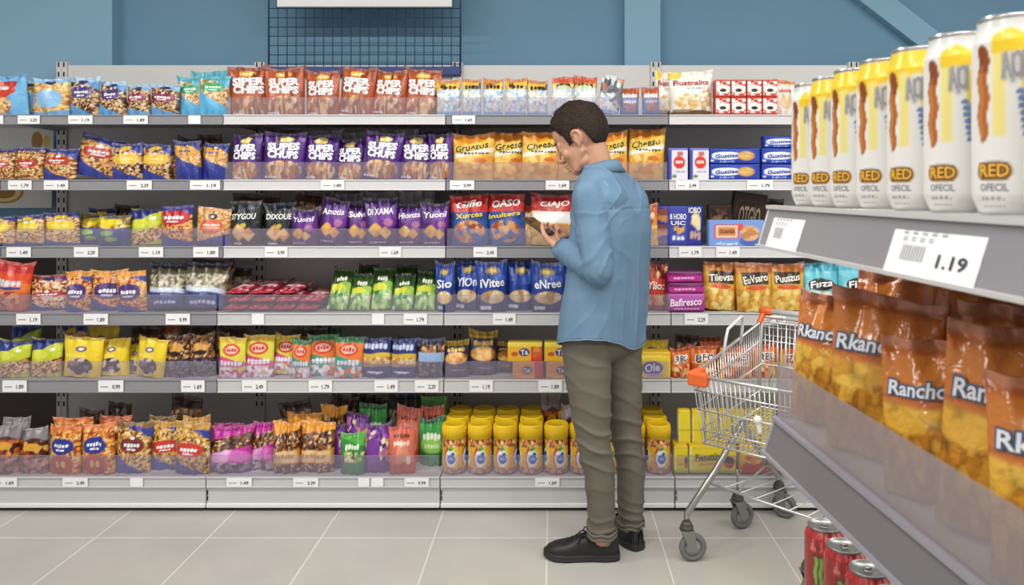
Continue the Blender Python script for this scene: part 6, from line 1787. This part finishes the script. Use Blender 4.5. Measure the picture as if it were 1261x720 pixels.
# shoes
def shoe(heel, yaw, name='shoe'):
    root = empty(name, Vector(heel) - PO, yaw); root.parent = person
    # along +x from the heel: half width, height of the upper, height of the sole
    sx = np.linspace(0, .295, 40)
    hw_ = np.interp(sx, [0, .012, .05, .10, .16, .21, .255, .285, .295], [.012, .030, .038, .036, .042, .049, .044, .026, .008])
    top = np.interp(sx, [0, .02, .06, .10, .125, .16, .20, .245, .28, .295], [.082, .092, .085, .088, .098, .088, .070, .060, .048, .034])
    n_ = 26; vs = []; fs = []
    for i, x in enumerate(sx):
        for k in range(n_):
            q = PI * k / (n_ - 1)
            w_ = hw_[i] * (abs(math.cos(q)) ** .75) * (1 if math.cos(q) > 0 else -1)
            h_ = .022 + (top[i] - .022) * math.sin(q) ** .62
            vs.append((x, w_, h_))
    for i in range(len(sx) - 1):
        for k in range(n_ - 1): a_ = i * n_ + k; fs.append((a_, a_ + 1, a_ + n_ + 1, a_ + n_))
    up = MB(); up.add(vs, fs, True)
    up.add([(x, w_ , .022) for x, w_ in zip(sx, hw_)] + [(x, -w_, .022) for x, w_ in zip(sx, hw_)], [(i, i + 1, i + 41, i + 40) for i in range(39)])
    up.add([(0, hw_[0], .022), (0, -hw_[0], .022), (0, 0, top[0])], [(0, 1, 2)])
    up.build('upper', mat('black_leather', '#1b1b1d', .5, bump=.12, bscale=120, var=.1), root)
    so = MB(); m_ = 56; ol = []
    for k in range(len(sx)): ol.append((sx[k], hw_[k] + .005))
    ring = [(x - (.004 if x < .01 else 0) + (.004 if x > .29 else 0), w_) for x, w_ in ol] + [(x + (.004 if x > .29 else 0) - (.004 if x < .01 else 0), -w_) for x, w_ in ol[::-1]]
    levels = [(0.0, .93), (.004, .99), (.012, 1.0), (.014, .985), (.024, 1.0), (.027, .96)]
    vs = [(.147 + (x - .147) * (.985 + .015 * sc_), y * sc_, z_ + (.010 * max(0, (x - .24) / .055) ** 2 if z_ < .02 else .004 * max(0, (x - .24) / .055))) for z_, sc_ in levels for x, y in ring]
    R_ = len(ring); fs = []
    for i in range(len(levels) - 1):
        for k in range(R_): k2 = (k + 1) % R_; fs.append((i * R_ + k, i * R_ + k2, (i + 1) * R_ + k2, (i + 1) * R_ + k))
    fs.append(tuple(range(R_ - 1, -1, -1))); fs.append(tuple((len(levels) - 1) * R_ + k for k in range(R_)))
    so.add(vs, fs); so.build('sole', mat('dark_rubber', '#2a2a2a', .65), root)
    la = MB()
    for k in range(5):
        x = .135 + .017 * k; zt_ = np.interp(x, sx, top) + .0015
        la.tube([(x - .006, -.026, zt_ - .012), (x, -.010, zt_), (x + .004, .010, zt_), (x - .004, .026, zt_ - .012)], .0028, 6)
        la.tube([(x + .006, .026, zt_ - .012), (x, .008, zt_ + .001), (x + .002, -.026, zt_ - .012)], .0028, 6)
    c = (.128, 0, .102)
    for sy in (1, -1): la.tube([c, (.120, sy * .02, .112), (.135, sy * .036, .104), (.142, sy * .028, .094), c], .0026, 6); la.tube([c, (.15, sy * .03, .092), (.165, sy * .042, .072)], .0024, 6)
    la.build('lace', mat('black_lace', '#101012', .8), root)
    sk = MB(); sk.lathe([(.036, .06), (.037, .09), (.036, .12), (.034, .135)], 22, loc=(.055, 0, 0)); sk.build('sock', mat('grey_sock', '#8d8578', .9), root)
    return root
def gpt(px, py): Y = FPX * CAMZ / (py - VPY); return Vector(((px - VPX) * Y / FPX, Y, 0.0))
hl_ = gpt(762, 686); hl_.z = .0005
shoe((hl_.x, hl_.y - .005, .0005), math.radians(178))
shoe((ANR.x + .035, ANR.y - .055, .0005), math.radians(122))

# the phone in his hands
ph = MB()
o = MB().box(-.074, .074, -.036, .036, -.004, .004, .0028)
RP = Matrix((e1, e2, pn)).transposed()
me = o.mesh('phone', mat('phone_case', '#3c4048', .35)); phone = mesh_obj('phone', me)
phone.matrix_world = Matrix.Translation(PHC) @ RP.to_4x4()
tag(phone, 'dark phone held in the shopper\'s hands', 'phone')
MB().box(-.070, .070, -.0325, .0325, .0041, .0046, .0001).build('screen', mat('phone_glass', '#20262c', .1, coat=.5), phone)
